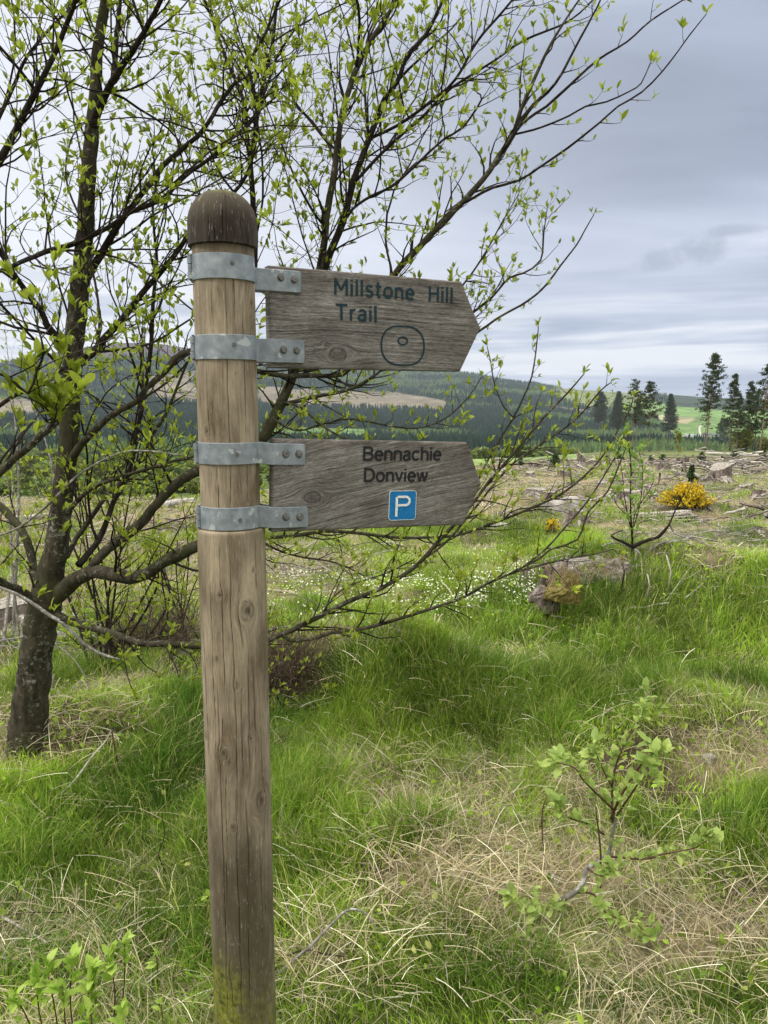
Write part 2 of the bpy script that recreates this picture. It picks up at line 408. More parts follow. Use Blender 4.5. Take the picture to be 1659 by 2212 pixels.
g_ob = gridmesh(X, Y, Z, 'ground', m, cols); tag(g_ob, kind='structure')

# ---- far country: one sheet from 31 m to 6 km, coloured by what grows there
def poly(px, py, pts):
    pts = np.array(pts, float); ins = np.zeros(px.shape, bool); n = len(pts)
    for i in range(n):
        x0, y0 = pts[i]; x1, y1 = pts[(i + 1) % n]
        cnd = ((y0 > py) != (y1 > py)) & (px < (x1 - x0) * (py - y0) / (y1 - y0 + 1e-9) + x0)
        ins ^= cnd
    return ins
FELL = [[(560, 838), (700, 842), (850, 846), (965, 866), (958, 888), (800, 884), (580, 880)], [(-200, 868), (60, 862), (80, 905), (-200, 915)],
        [(315, 815), (420, 800), (440, 872), (330, 868)], [(1190, 876), (1250, 882), (1290, 892), (1285, 898), (1200, 884)]]
FIELD = [(1330, 862), (1405, 866), (1453, 876), (1501, 881), (1556, 886), (1700, 890), (2600, 890), (2600, 968), (1560, 966), (1549, 961), (1525, 954), (1477, 947),
         (1453, 933), (1437, 921), (1429, 902), (1403, 896), (1340, 890)]
MOOR = [(1200, 835), (1400, 850), (1410, 868), (1340, 872), (1290, 888), (1230, 872), (1195, 858)]
TAN = [(1412, 896), (1508, 903), (1489, 915), (1428, 914)]
def cls(X, Y, Z):
    """0 forest floor, 1 clear-fell, 2 pasture, 3 moor, 4 heather top, 5 tilled, 6 scrub, 7 near meadow"""
    c = 829.5 + FPX * X / Y / cp_; py = proj(X, Y, Z)[1]
    wob = (fbm(X / 90, Y / 90, 5, 4) - .5) * 60
    k = np.zeros(X.shape, int)
    k[(Y < 520)] = 6
    k[(Y < 260) & (c > 960) & (c < 1270)] = 7
    k[(Y < 130) & (c >= 1270)] = 3
    for p in FELL: k[(Y > 900) & poly(c + wob * 1.2, py + wob * .28, p)] = 1
    k[(Y > 700) & (c > 1250) & poly(c, py, FIELD)] = 2
    k[(Y > 700) & (c > 1250) & poly(c, py, TAN)] = 5
    k[(Y > 1500) & poly(c + wob, py + wob * .1, MOOR)] = 3
    k[(Y > 850) & (Y < 1100) & (c > 560) & (c < 790)] = 2
    sky_ = np.interp(c, TC, TP[9])
    k[(Y > 1800) & (c < 640) & (py < sky_ + 30 + wob * .5 - np.clip(c - 450, 0, 999) * .12) & (c > 110)] = 4
    return k
cc = np.linspace(-900, 2600, 520); yy = np.exp(np.linspace(math.log(31.0), math.log(6000), 520))
CC, Y = np.meshgrid(cc, yy); X = (CC - 829.5) / FPX * Y * cp_; Z = ground(X, Y) - .04 * (Y < 33)
K = cls(X, Y, Z)
pal = np.array([[.03, .045, .022], [.165, .14, .10], [.125, .20, .06], [.15, .17, .065], [.075, .055, .055], [.30, .27, .15], [.075, .105, .03], [.20, .27, .09]])
cols = pal[K]
n = fbm(X / 40, Y / 40, 51, 4)[..., None]; cols = cols * (.45 + 1.1 * n)
fieldvar = (vn(X / 260 + 3, Y / 330, 88)[..., None] - .5)
cols = np.where((K == 2)[..., None], cols * (1 + .5 * fieldvar), cols)
m, t, b = newmat('hill_ground', .97, spec=.05)
base = t.attr('Col', 'Color'); co = t.coord()
base = t.mix(1.0, base, t.ramp(t.noise(co, .05, 8, .7), [(.3, .6), (.7, 1.35)]), 'MULTIPLY')
base = t.mix(1.0, base, t.ramp(t.noise(co, .6, 6, .7), [(.3, .6), (.7, 1.35)]), 'MULTIPLY')
t.link(base, b.inputs['Base Color'])
h_ob = gridmesh(X, Y, Z, 'hills', m, cols); HXR = (float(X.min()), float(X.max()), float(Z.min()), float(Z.max())); print('extent', HXR); tag(h_ob, kind='structure')

# farm track and field walls laid on the far slope
def strip(name, pts, width, color, mat_rough=.9, lift=.6):
    q = smoothpath([(*p, 0) for p in pts], n=8)[:, :3]; T = nrm(np.gradient(q, axis=0)); sd_ = nrm(np.cross(T, [0, 0, 1.0]))
    L = q + sd_ * width / 2; Rr = q - sd_ * width / 2
    L[:, 2] = ground(L[:, 0], L[:, 1]) + lift; Rr[:, 2] = ground(Rr[:, 0], Rr[:, 1]) + lift
    n = len(q); V = np.concatenate([L, Rr]); i = np.arange(n - 1)
    mm, t, b = newmat(name, mat_rough); t.link(t.mix(t.noise(t.coord(), .5, 4), tuple(np.array(color) * .8), tuple(np.array(color) * 1.2)), b.inputs['Base Color'])
    mb = MB(); mb.add(V, np.stack([i, i + 1, i + 1 + n, i + n], -1)); o = mb.build(name, mm, None, True); return tag(o, kind='structure')
strip('farm_track', [G(1514, 944), G(1512, 936), G(1511, 927), G(1514, 920)], 3.2, (.40, .37, .32))
strip('farm_track', [G(1480, 944), G(1500, 944), G(1530, 943), G(1560, 944)], 5, (.5, .47, .42))

# ---- far forest, one mass of conifers and paler larches
def cone_tpl(seg, tiers, w=.22):
    V = []; F = []
    for k in range(tiers):
        z0 = .08 + k * .8 / tiers; z1 = min(1.0, z0 + 1.25 / tiers); r = w * (1 - k / tiers * .8)
        b0 = len(V)
        for j in range(seg):
            a = 2 * np.pi * (j + .5 * k) / seg; rr = r * (1 + .35 * math.cos(j * 2.4 + k)); V.append((rr * math.cos(a), rr * math.sin(a), z0 + .03 * math.sin(j * 3)))
        V.append((0, 0, z1))
        for j in range(seg): F.append((b0 + j, b0 + (j + 1) % seg, b0 + seg))
    return np.array(V), [np.array(F)]
CV, CF = cone_tpl(5, 3)
def conemats(hh, ww):
    n = len(hh); M = np.zeros((n, 3, 3)); a = rng.random(n) * 6.28
    M[:, 0, 0] = np.cos(a) * ww; M[:, 0, 1] = -np.sin(a) * ww; M[:, 1, 0] = np.sin(a) * ww; M[:, 1, 1] = np.cos(a) * ww; M[:, 2, 2] = hh
    M[:, 0, 2] = rng.normal(size=n) * .04 * hh
    return M
N = 150000
c_ = rng.uniform(-800, 2500, N); y_ = np.exp(rng.uniform(math.log(560), math.log(3100), N) ** 1) 
y_ = np.where(rng.random(N) < .5, rng.uniform(560, 3100, N), y_)
x_ = (c_ - 829.5) / FPX * y_ * cp_; z_ = ground(x_, y_)
k_ = cls(x_, y_, z_); py_s = proj(x_, y_, z_)[1]
keep = (k_ == 0) | ((k_ == 3) & (rng.random(N) < .05) & (y_ > 600)) | ((k_ == 4) & (rng.random(N) < .015)) | ((k_ == 2) & (rng.random(N) < .012)) | ((k_ == 1) & (rng.random(N) < .03))
# thin belts where young trees leave gaps
gap = fbm(x_ / 130, y_ / 130, 63, 3); keep &= (gap < .66) | (rng.random(N) < .3); keep &= ~((c_ > 1440) & (py_s < 968))
x_, y_, z_, k_, c_, py_s = (v[keep] for v in (x_, y_, z_, k_, c_, py_s)); n = len(x_)
sp = fbm(x_ / 170, y_ / 120, 91, 3) + (rng.random(n) - .5) * .12
larch = sp > .525
dark = (py_s > 880) & (c_ < 1180) & (sp < .60)
larch = larch & ~((py_s > 878) & (py_s < 935) & (c_ < 1100))
hh = np.where(larch, rng.uniform(8, 14, n), rng.uniform(11, 20, n)) * np.where(k_ == 0, 1, .5)
ww = hh * np.where(larch, .95, .85) * rng.uniform(.8, 1.25, n)
colr = np.where(larch[:, None], np.array([.10, .155, .05]), np.array([.022, .042, .027])) * rng.uniform(.65, 1.4, (n, 1))
FM, t, b = newmat('forest_needles', .95, spec=.05)
t.link(t.attr('Col', 'Color'), b.inputs['Base Color'])
hh *= .72; ww *= .72; mb = MB(); inst(mb, CV, CF, np.stack([x_, y_, z_ - .4], -1), conemats(hh, ww), Col=colr)
tag(mb.build('far_forest', FM, None, False), 'dark spruce and paler larch forest covering the far hillsides', 'forest', kind='stuff')

# ---- scrub on the slope dropping away behind the clearing
N = 5200
c_ = rng.uniform(-800, 2500, N); y_ = np.exp(rng.uniform(math.log(38), math.log(560), N))
x_ = (c_ - 829.5) / FPX * y_ * cp_; z_ = ground(x_, y_); k_ = cls(x_, y_, z_)
keep = ((k_ == 6) & ((rng.random(N) < .9) & (y_ > 70 + np.clip(c_ - 500, 0, 400) * .2))) | ((k_ == 7) & (rng.random(N) < .03) & (y_ > 120))
keep &= fbm(x_ / 25, y_ / 25, 14, 3) > .40
keep &= ~((c_ > 1270) & (y_ < 170))
x_, y_, z_, c_ = x_[keep], y_[keep], z_[keep], c_[keep]; n = len(x_)
TVl = rng.normal(size=(260, 3)); TVl = nrm(TVl) * rng.uniform(.55, 1, (260, 1)) * np.array([.55, .55, .5]) + np.array([0, 0, .48])
fr = frames(rng.normal(size=(260, 3)) + [0, 0, .6]); sc = .105
tv = np.concatenate([TVl + fr[:, :, 0] * sc, TVl - fr[:, :, 0] * sc, TVl + fr[:, :, 1] * sc * 2.2]); idx = np.arange(260)
SV, SF = tv, [np.stack([idx, idx + 260, idx + 520], -1)]
hh = rng.uniform(1.2, 4.2, n) * np.clip(y_ / 200, .5, 1.7) * np.where(c_ > 1250, .35, 1.0)
colr = np.array([.11, .17, .04]) * rng.uniform(.5, 1.35, (n, 1)) + np.array([.05, .02, .0]) * rng.random((n, 1))
mb = MB(); inst(mb, SV, SF, np.stack([x_, y_, z_ - .2], -1), conemats(hh, hh * rng.uniform(.9, 1.7, n)), Col=colr)
SCRM = leafmat('scrub_leaves', None, None, None, .25, .7, attr='Col')
tag(mb.build('valley_scrub', SCRM, None, False), 'olive green scrub and young birch massed on the slope below the clearing', 'scrub', kind='stuff')

# ================================================================== GRASS
def blades(name, x, y, h, wd, lean, cols, label, cat, curl=1.0, mat=GRASSM, segs=2, bases=None):
    n = len(x); z = ground(x, y) - .01 if bases is None else bases
    a = rng.random(n) * 2 * np.pi; wa = 14 * fbm(x * 2.6, y * 2.6, 131, 2) + rng.normal(size=n) * 1.3
    ld = np.stack([np.cos(wa), np.sin(wa)], -1) * lean[:, None]
    wv = np.stack([-np.sin(a), np.cos(a), np.zeros(n)], -1) * (wd / 2)[:, None]
    p0 = np.stack([x, y, z], -1); V = []; ts = np.linspace(0, 1, segs + 1)
    for k, tt in enumerate(ts):
        out = h * (tt ** (1 + curl * .9)); up = h * tt * np.sqrt(np.clip(1 - (lean * .85 * tt) ** 2, .06, 1))
        c = p0 + np.stack([ld[:, 0] * out, ld[:, 1] * out, up], -1)
        if k == segs: V.append(c)
        else:
            tw = 1 - .55 * tt; V.append(c - wv * tw); V.append(c + wv * tw)
    k = 2 * segs + 1; V = np.stack(V, 1).reshape(-1, 3); o = np.arange(n)[:, None] * k
    Q = np.concatenate([o + np.array([2 * s, 2 * s + 1, 2 * s + 3, 2 * s + 2]) for s in range(segs - 1)]); Tt = o + np.array([2 * segs - 2, 2 * segs - 1, 2 * segs])
    tip = np.repeat(cols, k, axis=0).reshape(n, k, 3) * np.concatenate([np.repeat(.8 + .35 * ts[:-1], 2), [1.15]])[None, :, None]  # root end darkened, tip lightened: soft shading painted into the blade colour
    mb = MB(); mb.add(V, [Q, Tt], Col=tip.reshape(-1, 3)); return mb
def scatter(n, y0, y1, marg=1.45, bias=1.0):
    y = y0 + (y1 - y0) * rng.random(n) ** bias; u = rng.uniform(-1, 1, n) * marg; x = u * (y * .5 + .35)
    return x, y
def colmix(n, green, n2=None):
    return green
gA = np.array([.23, .39, .03]); gB = np.array([.45, .60, .065]); gD = np.array([.04, .125, .012]); gY = np.array([.52, .56, .15])
sA = np.array([.70, .61, .39]); sB = np.array([.46, .38, .23]); sW = np.array([.86, .80, .60])
def greencol(n, lush, x, y):
    r = rng.random((n, 1)); c = gA * (1 - r) + gB * r
    d = np.clip(lush - .45, 0, 1)[:, None] * 1.0; d = np.clip(d * 1.3 + (fbm(x * 1.3 + 4, y * 1.3, 171, 3)[:, None] - .5) * 1.6, 0, 1); c = c * (1 - d * .8) + gD * d * .8
    cl = fbm(x * 2.2, y * 2.2, 101, 3)[:, None]; c = c * (.35 + 1.3 * cl) * rng.uniform(.6, 1.4, (n, 1))
    yl = (rng.random((n, 1)) < .14); return np.where(yl, gY * (.6 + .6 * rng.random((n, 1))), c)
def strawcol(n):
    r = rng.random((n, 1)); c = np.where(r < .45, sB, np.where(r < .85, sA, sW)); return c * (.6 + .7 * rng.random((n, 1)))
GR = MB(); ST = MB()
for (cnt, y0, y1, wsc, bias) in [(170000, 1.15, 4.2, 1.0, .8), (170000, 4.2, 9, 1.7, .8), (110000, 9, 25, 3.2, .8)]:
    x, y = scatter(cnt, y0, y1, 1.35, bias); z = ground(x, y); lu, st_ = veg(x, y, z)
    clump = fbm(x * 5.5, y * 5.5, 41, 2)
    k = rng.random(cnt) < np.clip(lu * 1.15 + .32 + (clump - .5) * 1.3, .26, 1); x, y, lu, clump = x[k], y[k], lu[k], clump[k]; n = len(x)
    h = (.035 + .095 * lu ** 1.6 * rng.uniform(.3, 1.5, n) + .03 * rng.random(n)) * np.clip(.45 + (y - 1.3) * .35, .5, 1) * (.35 + 1.3 * clump)
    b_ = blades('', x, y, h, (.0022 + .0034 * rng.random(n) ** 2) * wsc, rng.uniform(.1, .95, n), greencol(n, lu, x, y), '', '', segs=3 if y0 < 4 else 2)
    GR.V += b_.V; GR.F += [f + GR.n for f in b_.F]; GR.cnt += b_.cnt; GR.A.setdefault('Col', {})[len(GR.V) - 1] = b_.A['Col'][0]; GR.n += b_.n
for (cnt, y0, y1, wsc, bias) in [(105000, 1.15, 4.2, .8, .8), (120000, 4.2, 9, 1.35, .8), (90000, 9, 25, 2.6, .8)]:
    x, y = scatter(cnt, y0, y1, 1.35, bias); z = ground(x, y); lu, st_ = veg(x, y, z)
    clump = fbm(x * 4.5, y * 4.5, 47, 2)
    k = rng.random(cnt) < np.clip(st_ * 1.1 + (clump - .5) * 1.5, .02, 1); x, y, st_, clump = x[k], y[k], st_[k], clump[k]; n = len(x)
    h = (.035 + .085 * rng.random(n) ** 1.6) * (.6 + .6 * clump)
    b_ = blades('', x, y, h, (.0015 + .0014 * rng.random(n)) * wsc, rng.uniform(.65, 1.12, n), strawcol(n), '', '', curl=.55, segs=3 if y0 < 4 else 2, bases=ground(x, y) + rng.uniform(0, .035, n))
    ST.V += b_.V; ST.F += [f + ST.n for f in b_.F]; ST.cnt += b_.cnt; ST.A.setdefault('Col', {})[len(ST.V) - 1] = b_.A['Col'][0]; ST.n += b_.n
# long bleached stems lying criss-cross on the mat
cl = [(930, 1880, .34, 420), (860, 1650, .42, 160), (1000, 1980, .5, 300), (60, 1640, .6, 420), (690, 2090, .2, 200), (1580, 1610, .5, 200), (1130, 1430, .30, 200), (1250, 1870, .5, 320),
      (1500, 2000, .6, 330), (200, 2070, .4, 260), (1600, 1220, .5, 220), (640, 1540, .3, 260), (250, 1560, .5, 260), (1130, 1720, .5, 260), (1560, 1980, .3, 150), (500, 2100, .6, 220), (1400, 2150, .5, 260), (760, 1480, .5, 120), (1350, 1450, .8, 160), (1100, 1600, .7, 160), (300, 1800, .6, 140), (1000, 1560, .5, 90)]
for (px, py, rad, cnt) in cl:
    cnt = int(cnt * 1.0)
    g = G(px, py); cx, cy = g[0], g[1]
    rx = cx + rng.normal(size=cnt) * rad * .6; ry = cy + rng.normal(size=cnt) * rad * .45
    k = ry > 1.15; rx, ry = rx[k], ry[k]
    for x0, y0 in zip(rx, ry):
        if (x0 - POST_X0) ** 2 + (y0 - 1.61) ** 2 < .02: continue
        L = random.uniform(.07, .27); a = random.uniform(0, 6.28); z0 = gz(x0, y0) + random.uniform(0, .05)
        tt = np.linspace(0, 1, 5); el = random.uniform(.0, .75); bend = random.gauss(0, .22)
        aa = a + bend * tt; dx = np.cumsum(np.cos(aa)) * L / 5 * math.cos(el); dy = np.cumsum(np.sin(aa)) * L / 5 * math.cos(el)
        dz = L * (math.sin(el * .7) * tt * (1 - .45 * tt) * 1.4)
        p = np.stack([x0 + dx, y0 + dy, z0 + dz], -1); wv = nrm(np.cross(np.gradient(p, axis=0), [0, 0, 1.0] + rng.normal(size=3) * .5)) * random.uniform(.0006, .0013) * max(1, y0 / 2.6)
        V = np.concatenate([p - wv, p + wv]); i = np.arange(4)
        ST.add(V, np.stack([i, i + 1, i + 6, i + 5], -1), Col=np.broadcast_to(strawcol(1) * 1.15, (10, 3)))
# small broad leaves, sorrel, bedstraw and clover down in the sward
x, y = scatter(42000, 1.2, 9, 1.35, .7); z = ground(x, y); cw = fbm(x * 7, y * 7, 151, 2); k = cw > .5; x, y, z = x[k], y[k], z[k]; n = len(x)
pos = np.stack([x, y, z + rng.uniform(.01, .07, n)], -1); fr = frames(rng.normal(size=(n, 3)) + [0, 0, .5]); wm = MB(); inst(wm, LEAF_V * [1.3, 1, 1], LEAF_F, pos, fr * rng.uniform(.012, .034, (n, 1, 1)), Col=greencol(n, np.zeros(n) + .3, x, y) * .9)
GR.V += wm.V; GR.F += [f + GR.n for f in wm.F]; GR.cnt += wm.cnt; GR.A['Col'][len(GR.V) - 1] = wm.A['Col'][0]; GR.n += wm.n
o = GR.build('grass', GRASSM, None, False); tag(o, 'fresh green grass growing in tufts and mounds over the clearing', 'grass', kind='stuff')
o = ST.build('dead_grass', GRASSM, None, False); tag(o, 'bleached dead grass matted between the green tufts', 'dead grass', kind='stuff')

# ================================================================== SIGNPOST
POST_Y = 1.61; POST_X = P(501.5, 1200, POST_Y)[0]
def postz(py, front=.06): return P(490, py, POST_Y - front)[2]
ZN, ZC0, ZTOP = postz(1149), postz(524), postz(413, .0)
RB, RT = .0705, .0612
sign = thing('signpost', 'round wooden waymarker post with two grey finger boards on metal bands', 'signpost', (POST_X, POST_Y, 0))
def woodshader(name, light, mid, dark, crackcol, freq, stain=None):
    m, t, b = newmat(name, .82, spec=.2)
    gu = t.attr('gu'); gv = t.attr('gv'); kn = t.attr('knot'); cr = t.attr('crack'); st_ = t.attr('stain'); al = t.attr('algae')
    fleck = t.noise(t.comb(gu, t.math('MULTIPLY', gv, .12), 5.0), 260, 3, .7)
    v = t.comb(gu, t.math('MULTIPLY', gv, .05), 0.0)
    n1 = t.noise(v, freq, 3, .6); n2 = t.noise(v, freq * 4.5, 4, .65)
    blot = t.noise(t.comb(gu, t.math('MULTIPLY', gv, .35), 3.0), 16, 4, .6)
    g = t.math('ADD', t.math('MULTIPLY', n1, .5), t.math('MULTIPLY', n2, .5))
    c = t.ramp(g, [(.33, dark), (.45, mid), (.62, light)])
    c = t.mix(1.0, c, t.ramp(blot, [(.34, (.55, .50, .43)), (.5, (.93, .91, .88)), (.64, (1.28, 1.26, 1.20))]), 'MULTIPLY')
    c = t.mix(t.math('MULTIPLY', kn, .85), c, (.035, .025, .017))
    c = t.mix(st_, c, t.mix(.88, c, (.075, .060, .038)) if stain is None else stain)
    alc = t.mix(t.ramp(t.noise(t.coord(), 60, 5, .7), [(.35, 0.0), (.65, 1.0)]), (.05, .055, .012), (.24, .25, .035))
    c = t.mix(al, c, alc)
    c = t.mix(t.ramp(fleck, [(.60, 0.0), (.70, .55)]), c, (.45, .42, .36)); c = t.mix(t.ramp(fleck, [(.30, .6), (.38, 0.0)]), c, (.05, .038, .026))
    c = t.mix(cr, c, crackcol)
    t.link(c, b.inputs['Base Color'])
    nb = t.bump(t.math('ADD', g, t.math('MULTIPLY', cr, -1.2)), .45, .0025)
    t.link(nb, b.inputs['Normal'])
    return m
WOODP = woodshader('post_wood', (.34, .285, .205), (.24, .198, .137), (.14, .11, .073), (.022, .015, .010), 95)
WOODC = woodshader('cap_wood', (.060, .047, .036), (.030, .024, .019), (.013, .011, .009), (.012, .009, .007), 95)
def cyl_uv(px, py, r):
    """angle and height on the post seen at (px, py)"""
    z = P(px, py, POST_Y - r * .8)[2]; x = P(px, py, POST_Y - r * .9)[0] - POST_X
    return math.asin(max(-1, min(1, x / r))), z
def postmesh(zs, rs, knots, cracks, seed, nth=300, stains=(), algae=(), cap=True):
    th = np.linspace(-np.pi, np.pi, nth, endpoint=False)    # 0 faces the camera (-Y)
    TH, ZZ = np.meshgrid(th, zs); RR = np.repeat(np.array(rs)[:, None], nth, 1)
    u = TH * .068; RR = RR * (1 + .012 * np.cos(TH * 2 + 1.0) + (fbm(TH * .8 + 9, ZZ * 2.2, seed + 77, 2) - .5) * .022); gu = u + (fbm(u * 14 + 40, ZZ * 3.5, seed, 3) - .5) * .035 + (fbm(u * 5 + 90, ZZ * 1.1, seed + 4, 2) - .5) * .03
    kn = np.zeros_like(u); disp = np.zeros_like(u); stn = np.zeros_like(u); alg = np.zeros_like(u)
    for (kx, kz, ks) in knots:
        dx = u - kx * .068; dz = (ZZ - kz) / 1.5; r2 = dx ** 2 + dz ** 2
        gu = gu - dx * (ks * 1.6) ** 2 / (r2 + (ks * .6) ** 2) * np.exp(-r2 / (ks * 5) ** 2)
        kn = np.maximum(kn, np.exp(-(r2 / (ks * .55) ** 2) ** 1.5)); kn = np.maximum(kn, .45 * np.exp(-((np.sqrt(r2) - ks * 1.0) / (ks * .22)) ** 2))
        disp -= .0014 * np.exp(-(r2 / (ks * .5) ** 2)); stn = np.maximum(stn, -.0)
    cr = np.zeros_like(u)
    for (kx, z0, z1, wd) in cracks:
        cxl = kx * .068 + (fbm(ZZ * 9, ZZ * 0 + kx * 7, seed + 9, 3) - .5) * .006
        for (qx, qz, qs) in knots:      # cracks bend round the knots
            cxl = cxl + np.sign(kx * .068 - qx * .068) * qs * .5 * np.exp(-((ZZ - qz) / (qs * 2.4)) ** 2) * np.exp(-((kx - qx) * .068 / (qs * 2)) ** 2)
        q = np.clip((ZZ - z0) / (z1 - z0), 0, 1); env = np.clip(np.sin(np.pi * q), 0, 1) ** .35 * ((q > 0) & (q < 1))
        g = np.exp(-((u - cxl) / (wd * .62 * (.3 + .7 * env))) ** 2) * env
        cr = np.maximum(cr, g); disp -= .0022 * g
    for (sx_, z0, rx, rz, a) in stains: stn = np.maximum(stn, a * np.exp(-((TH - sx_) / rx) ** 2 - ((ZZ - z0) / rz) ** 2))
    for (sx_, z0, rx, rz, a) in algae: alg = np.maximum(alg, a * np.exp(-((TH - sx_) / rx) ** 2 - ((ZZ - z0) / rz) ** 2))
    brk = fbm(u * 60 + 9, ZZ * 12, seed + 3, 4)
    stn = np.clip(stn * (.55 + .9 * brk), 0, 1); alg = np.clip(alg * (.2 + 1.6 * fbm(u * 50, ZZ * 40, seed + 8, 4)), 0, .95)
    RR = RR + disp + (fbm(u * 30, ZZ * 1.5, seed + 2, 3) - .5) * .0022
    X = np.sin(TH) * RR + POST_X; Yv = -np.cos(TH) * RR + POST_Y
    V = np.stack([X, Yv, ZZ], -1).reshape(-1, 3); h = len(zs)
    i = np.arange(h - 1)[:, None] * nth; j = np.arange(nth)[None]; k = (j + 1) % nth
    F = np.stack([i + j, i + k, i + nth + k, i + nth + j], -1).reshape(-1, 4)
    mb = MB(); mb.add(V, [F], gu=gu.ravel(), gv=ZZ.ravel(), knot=np.clip(kn, 0, 1).ravel(), crack=cr.ravel(), stain=stn.ravel(), algae=alg.ravel())
    if cap:
        for ring, rev in ((0, True), (h - 1, False)):
            idx = np.arange(nth) + ring * nth; idx = idx[::-1] if rev else idx
            mb.F.append(idx[None])
    return mb
kn = []
for (px, py, s) in [(535, 1320, .013), (563, 1739, .015), (504, 1780, .006), (484, 1621, .008), (542, 1595, .006), (497, 1640, .004), (509, 2093, .009), (478, 1283, .005),
                    (440, 1598, .006), (575, 1596, .007), (512, 1475, .005), (553, 2140, .004), (470, 1420, .004)]:
    a, z = cyl_uv(px, py, RB); kn.append((a, z, s))
kn.append((cyl_uv(545, 1235, RB)[0], postz(1235), .004))
cr = []
for (px, y0, y1, wd) in [(477, 1180, 1500, .0010), (498, 1160, 1760, .0011), (521, 1450, 1700, .0009), (533, 1400, 1700, .0010), (470, 1450, 2200, .0012), (545, 1420, 1640, .0010), (510, 1700, 2212, .0012),
                         (534, 1720, 1900, .0012), (559, 1800, 2050, .0009), (489, 1850, 1960, .0010), (521, 1290, 1410, .0014), (455, 1250, 1650, .0008), (566, 1250, 1500, .0008), (575, 1700, 1900, .0008),
                         (487, 1600, 1850, .0008), (500, 2050, 2212, .0009), (533, 1900, 2212, .0010), (548, 1150, 1290, .0007)]:
    a, z0 = cyl_uv(px, y0, RB); z1 = postz(y1); cr.append((a, z1, z0, wd))
for k in range(9): cr.append((random.uniform(-3, 3), (zz := random.uniform(-.1, 1.0)), zz + random.uniform(.1, .6), random.uniform(.0005, .0010)))
lower_c = list(cr)
for (px, y0, y1, wd) in [(487, 590, 1130, .0012), (470, 1000, 1140, .0008), (520, 600, 960, .0009), (446, 780, 960, .0009), (503, 560, 700, .0012), (532, 1000, 1090, .0010), (458, 600, 720, .0008), (543, 780, 950, .0008)]:
    a, z0 = cyl_uv(px, y0, RT); z1 = postz(y1); lower_c.append((a, z1, z0, wd))
kn += [(cyl_uv(447, 930, RT)[0], postz(932), .006), (cyl_uv(538, 650, RT)[0], postz(650), .006), (-2.2, 1.0, .01), (2.6, .8, .012), (2.0, 1.2, .01), (-2.6, .5, .012)]
zs = np.concatenate([np.linspace(-.45, ZN - .004, 330), [ZN - .0015, ZN, ZN + .0006, ZN + .0012], np.linspace(ZN + .004, ZC0 + .02, 270)])
def prof(z):
    if z < ZN - .003: return RB
    if z < ZN - .0005: return RB - .0012
    if z < ZN + .0003: return RB - .003
    return RT
stains = [(-.2, .72, 1.7, .10, .35), (.3, postz(2070), 2.4, .19, 1.25), (-.2, postz(1890), 1.8, .16, 1.0), (.1, postz(1990), 2.6, .15, 1.1), (.9, postz(2150), .9, .16, 1.0), (0, .1, 4, .25, .9), (0, ZC0, 3, .03, .7),
          (.2, ZN - .33, .7, .05, .4), (-.9, ZN - .1, .3, .12, .35), (.7, postz(1800), .4, .06, .45), (-.4, postz(1700), 1.0, .03, .35), (0.2, postz(1440), 1.0, .03, .25)]
algae = [(-.65, postz(2170), .75, .085, 1.6), (-.35, postz(2220), .7, .08, 1.4), (.5, .05, 2.0, .18, .7), (1.6, ZN + .06, .5, .2, .16)]
pole = postmesh(zs, [prof(z) for z in zs], kn, lower_c, 5, 320, stains, algae).build('pole', WOODP, sign)
# domed cap, darker and algae stained
ccr = [(cyl_uv(px, 500, RB)[0], postz(523), postz(yt), wd) for px, yt, wd in [(483, 440, .0013), (505, 445, .0009), (520, 470, .0008), (465, 480, .0008), (541, 480, .0008), (452, 490, .0006)]] + \
      [(random.uniform(-3, 3), ZC0 - .02, ZC0 + random.uniform(.04, .1), .0009) for _ in range(14)]
hc = ZTOP - ZC0; prz = []; prr = []
for z, r in [(-.001, RT + .001), (0, RB - .0035), (.0012, RB - .0014)]: prz.append(ZC0 + z); prr.append(r)
for tt in np.linspace(.02, .40, 20): prz.append(ZC0 + tt * hc); prr.append(RB - .0016 - .0010 * tt)
for ph in np.linspace(.03, 1, 46): prz.append(ZC0 + hc * (.40 + .60 * math.sin(ph * math.pi / 2))); prr.append(max(.0006, (RB - .0020) * math.cos(ph * math.pi / 2) ** .82))
capstain = [(-.7, ZC0 + hc * .75, 1.2, .035, 1.0), (0, ZTOP, 9, .03, .9), (1.0, ZC0 + hc * .8, .8, .03, .9), (2.8, ZC0 + hc * .6, 1.5, .06, .9)]
capm = postmesh(np.array(prz), prr, [], ccr, 15, 300, capstain, [(1.3, ZTOP, 3, .012, .5), (.2, ZTOP, 6, .006, .5)])
cap_o = capm.build('cap', WOODC, sign)

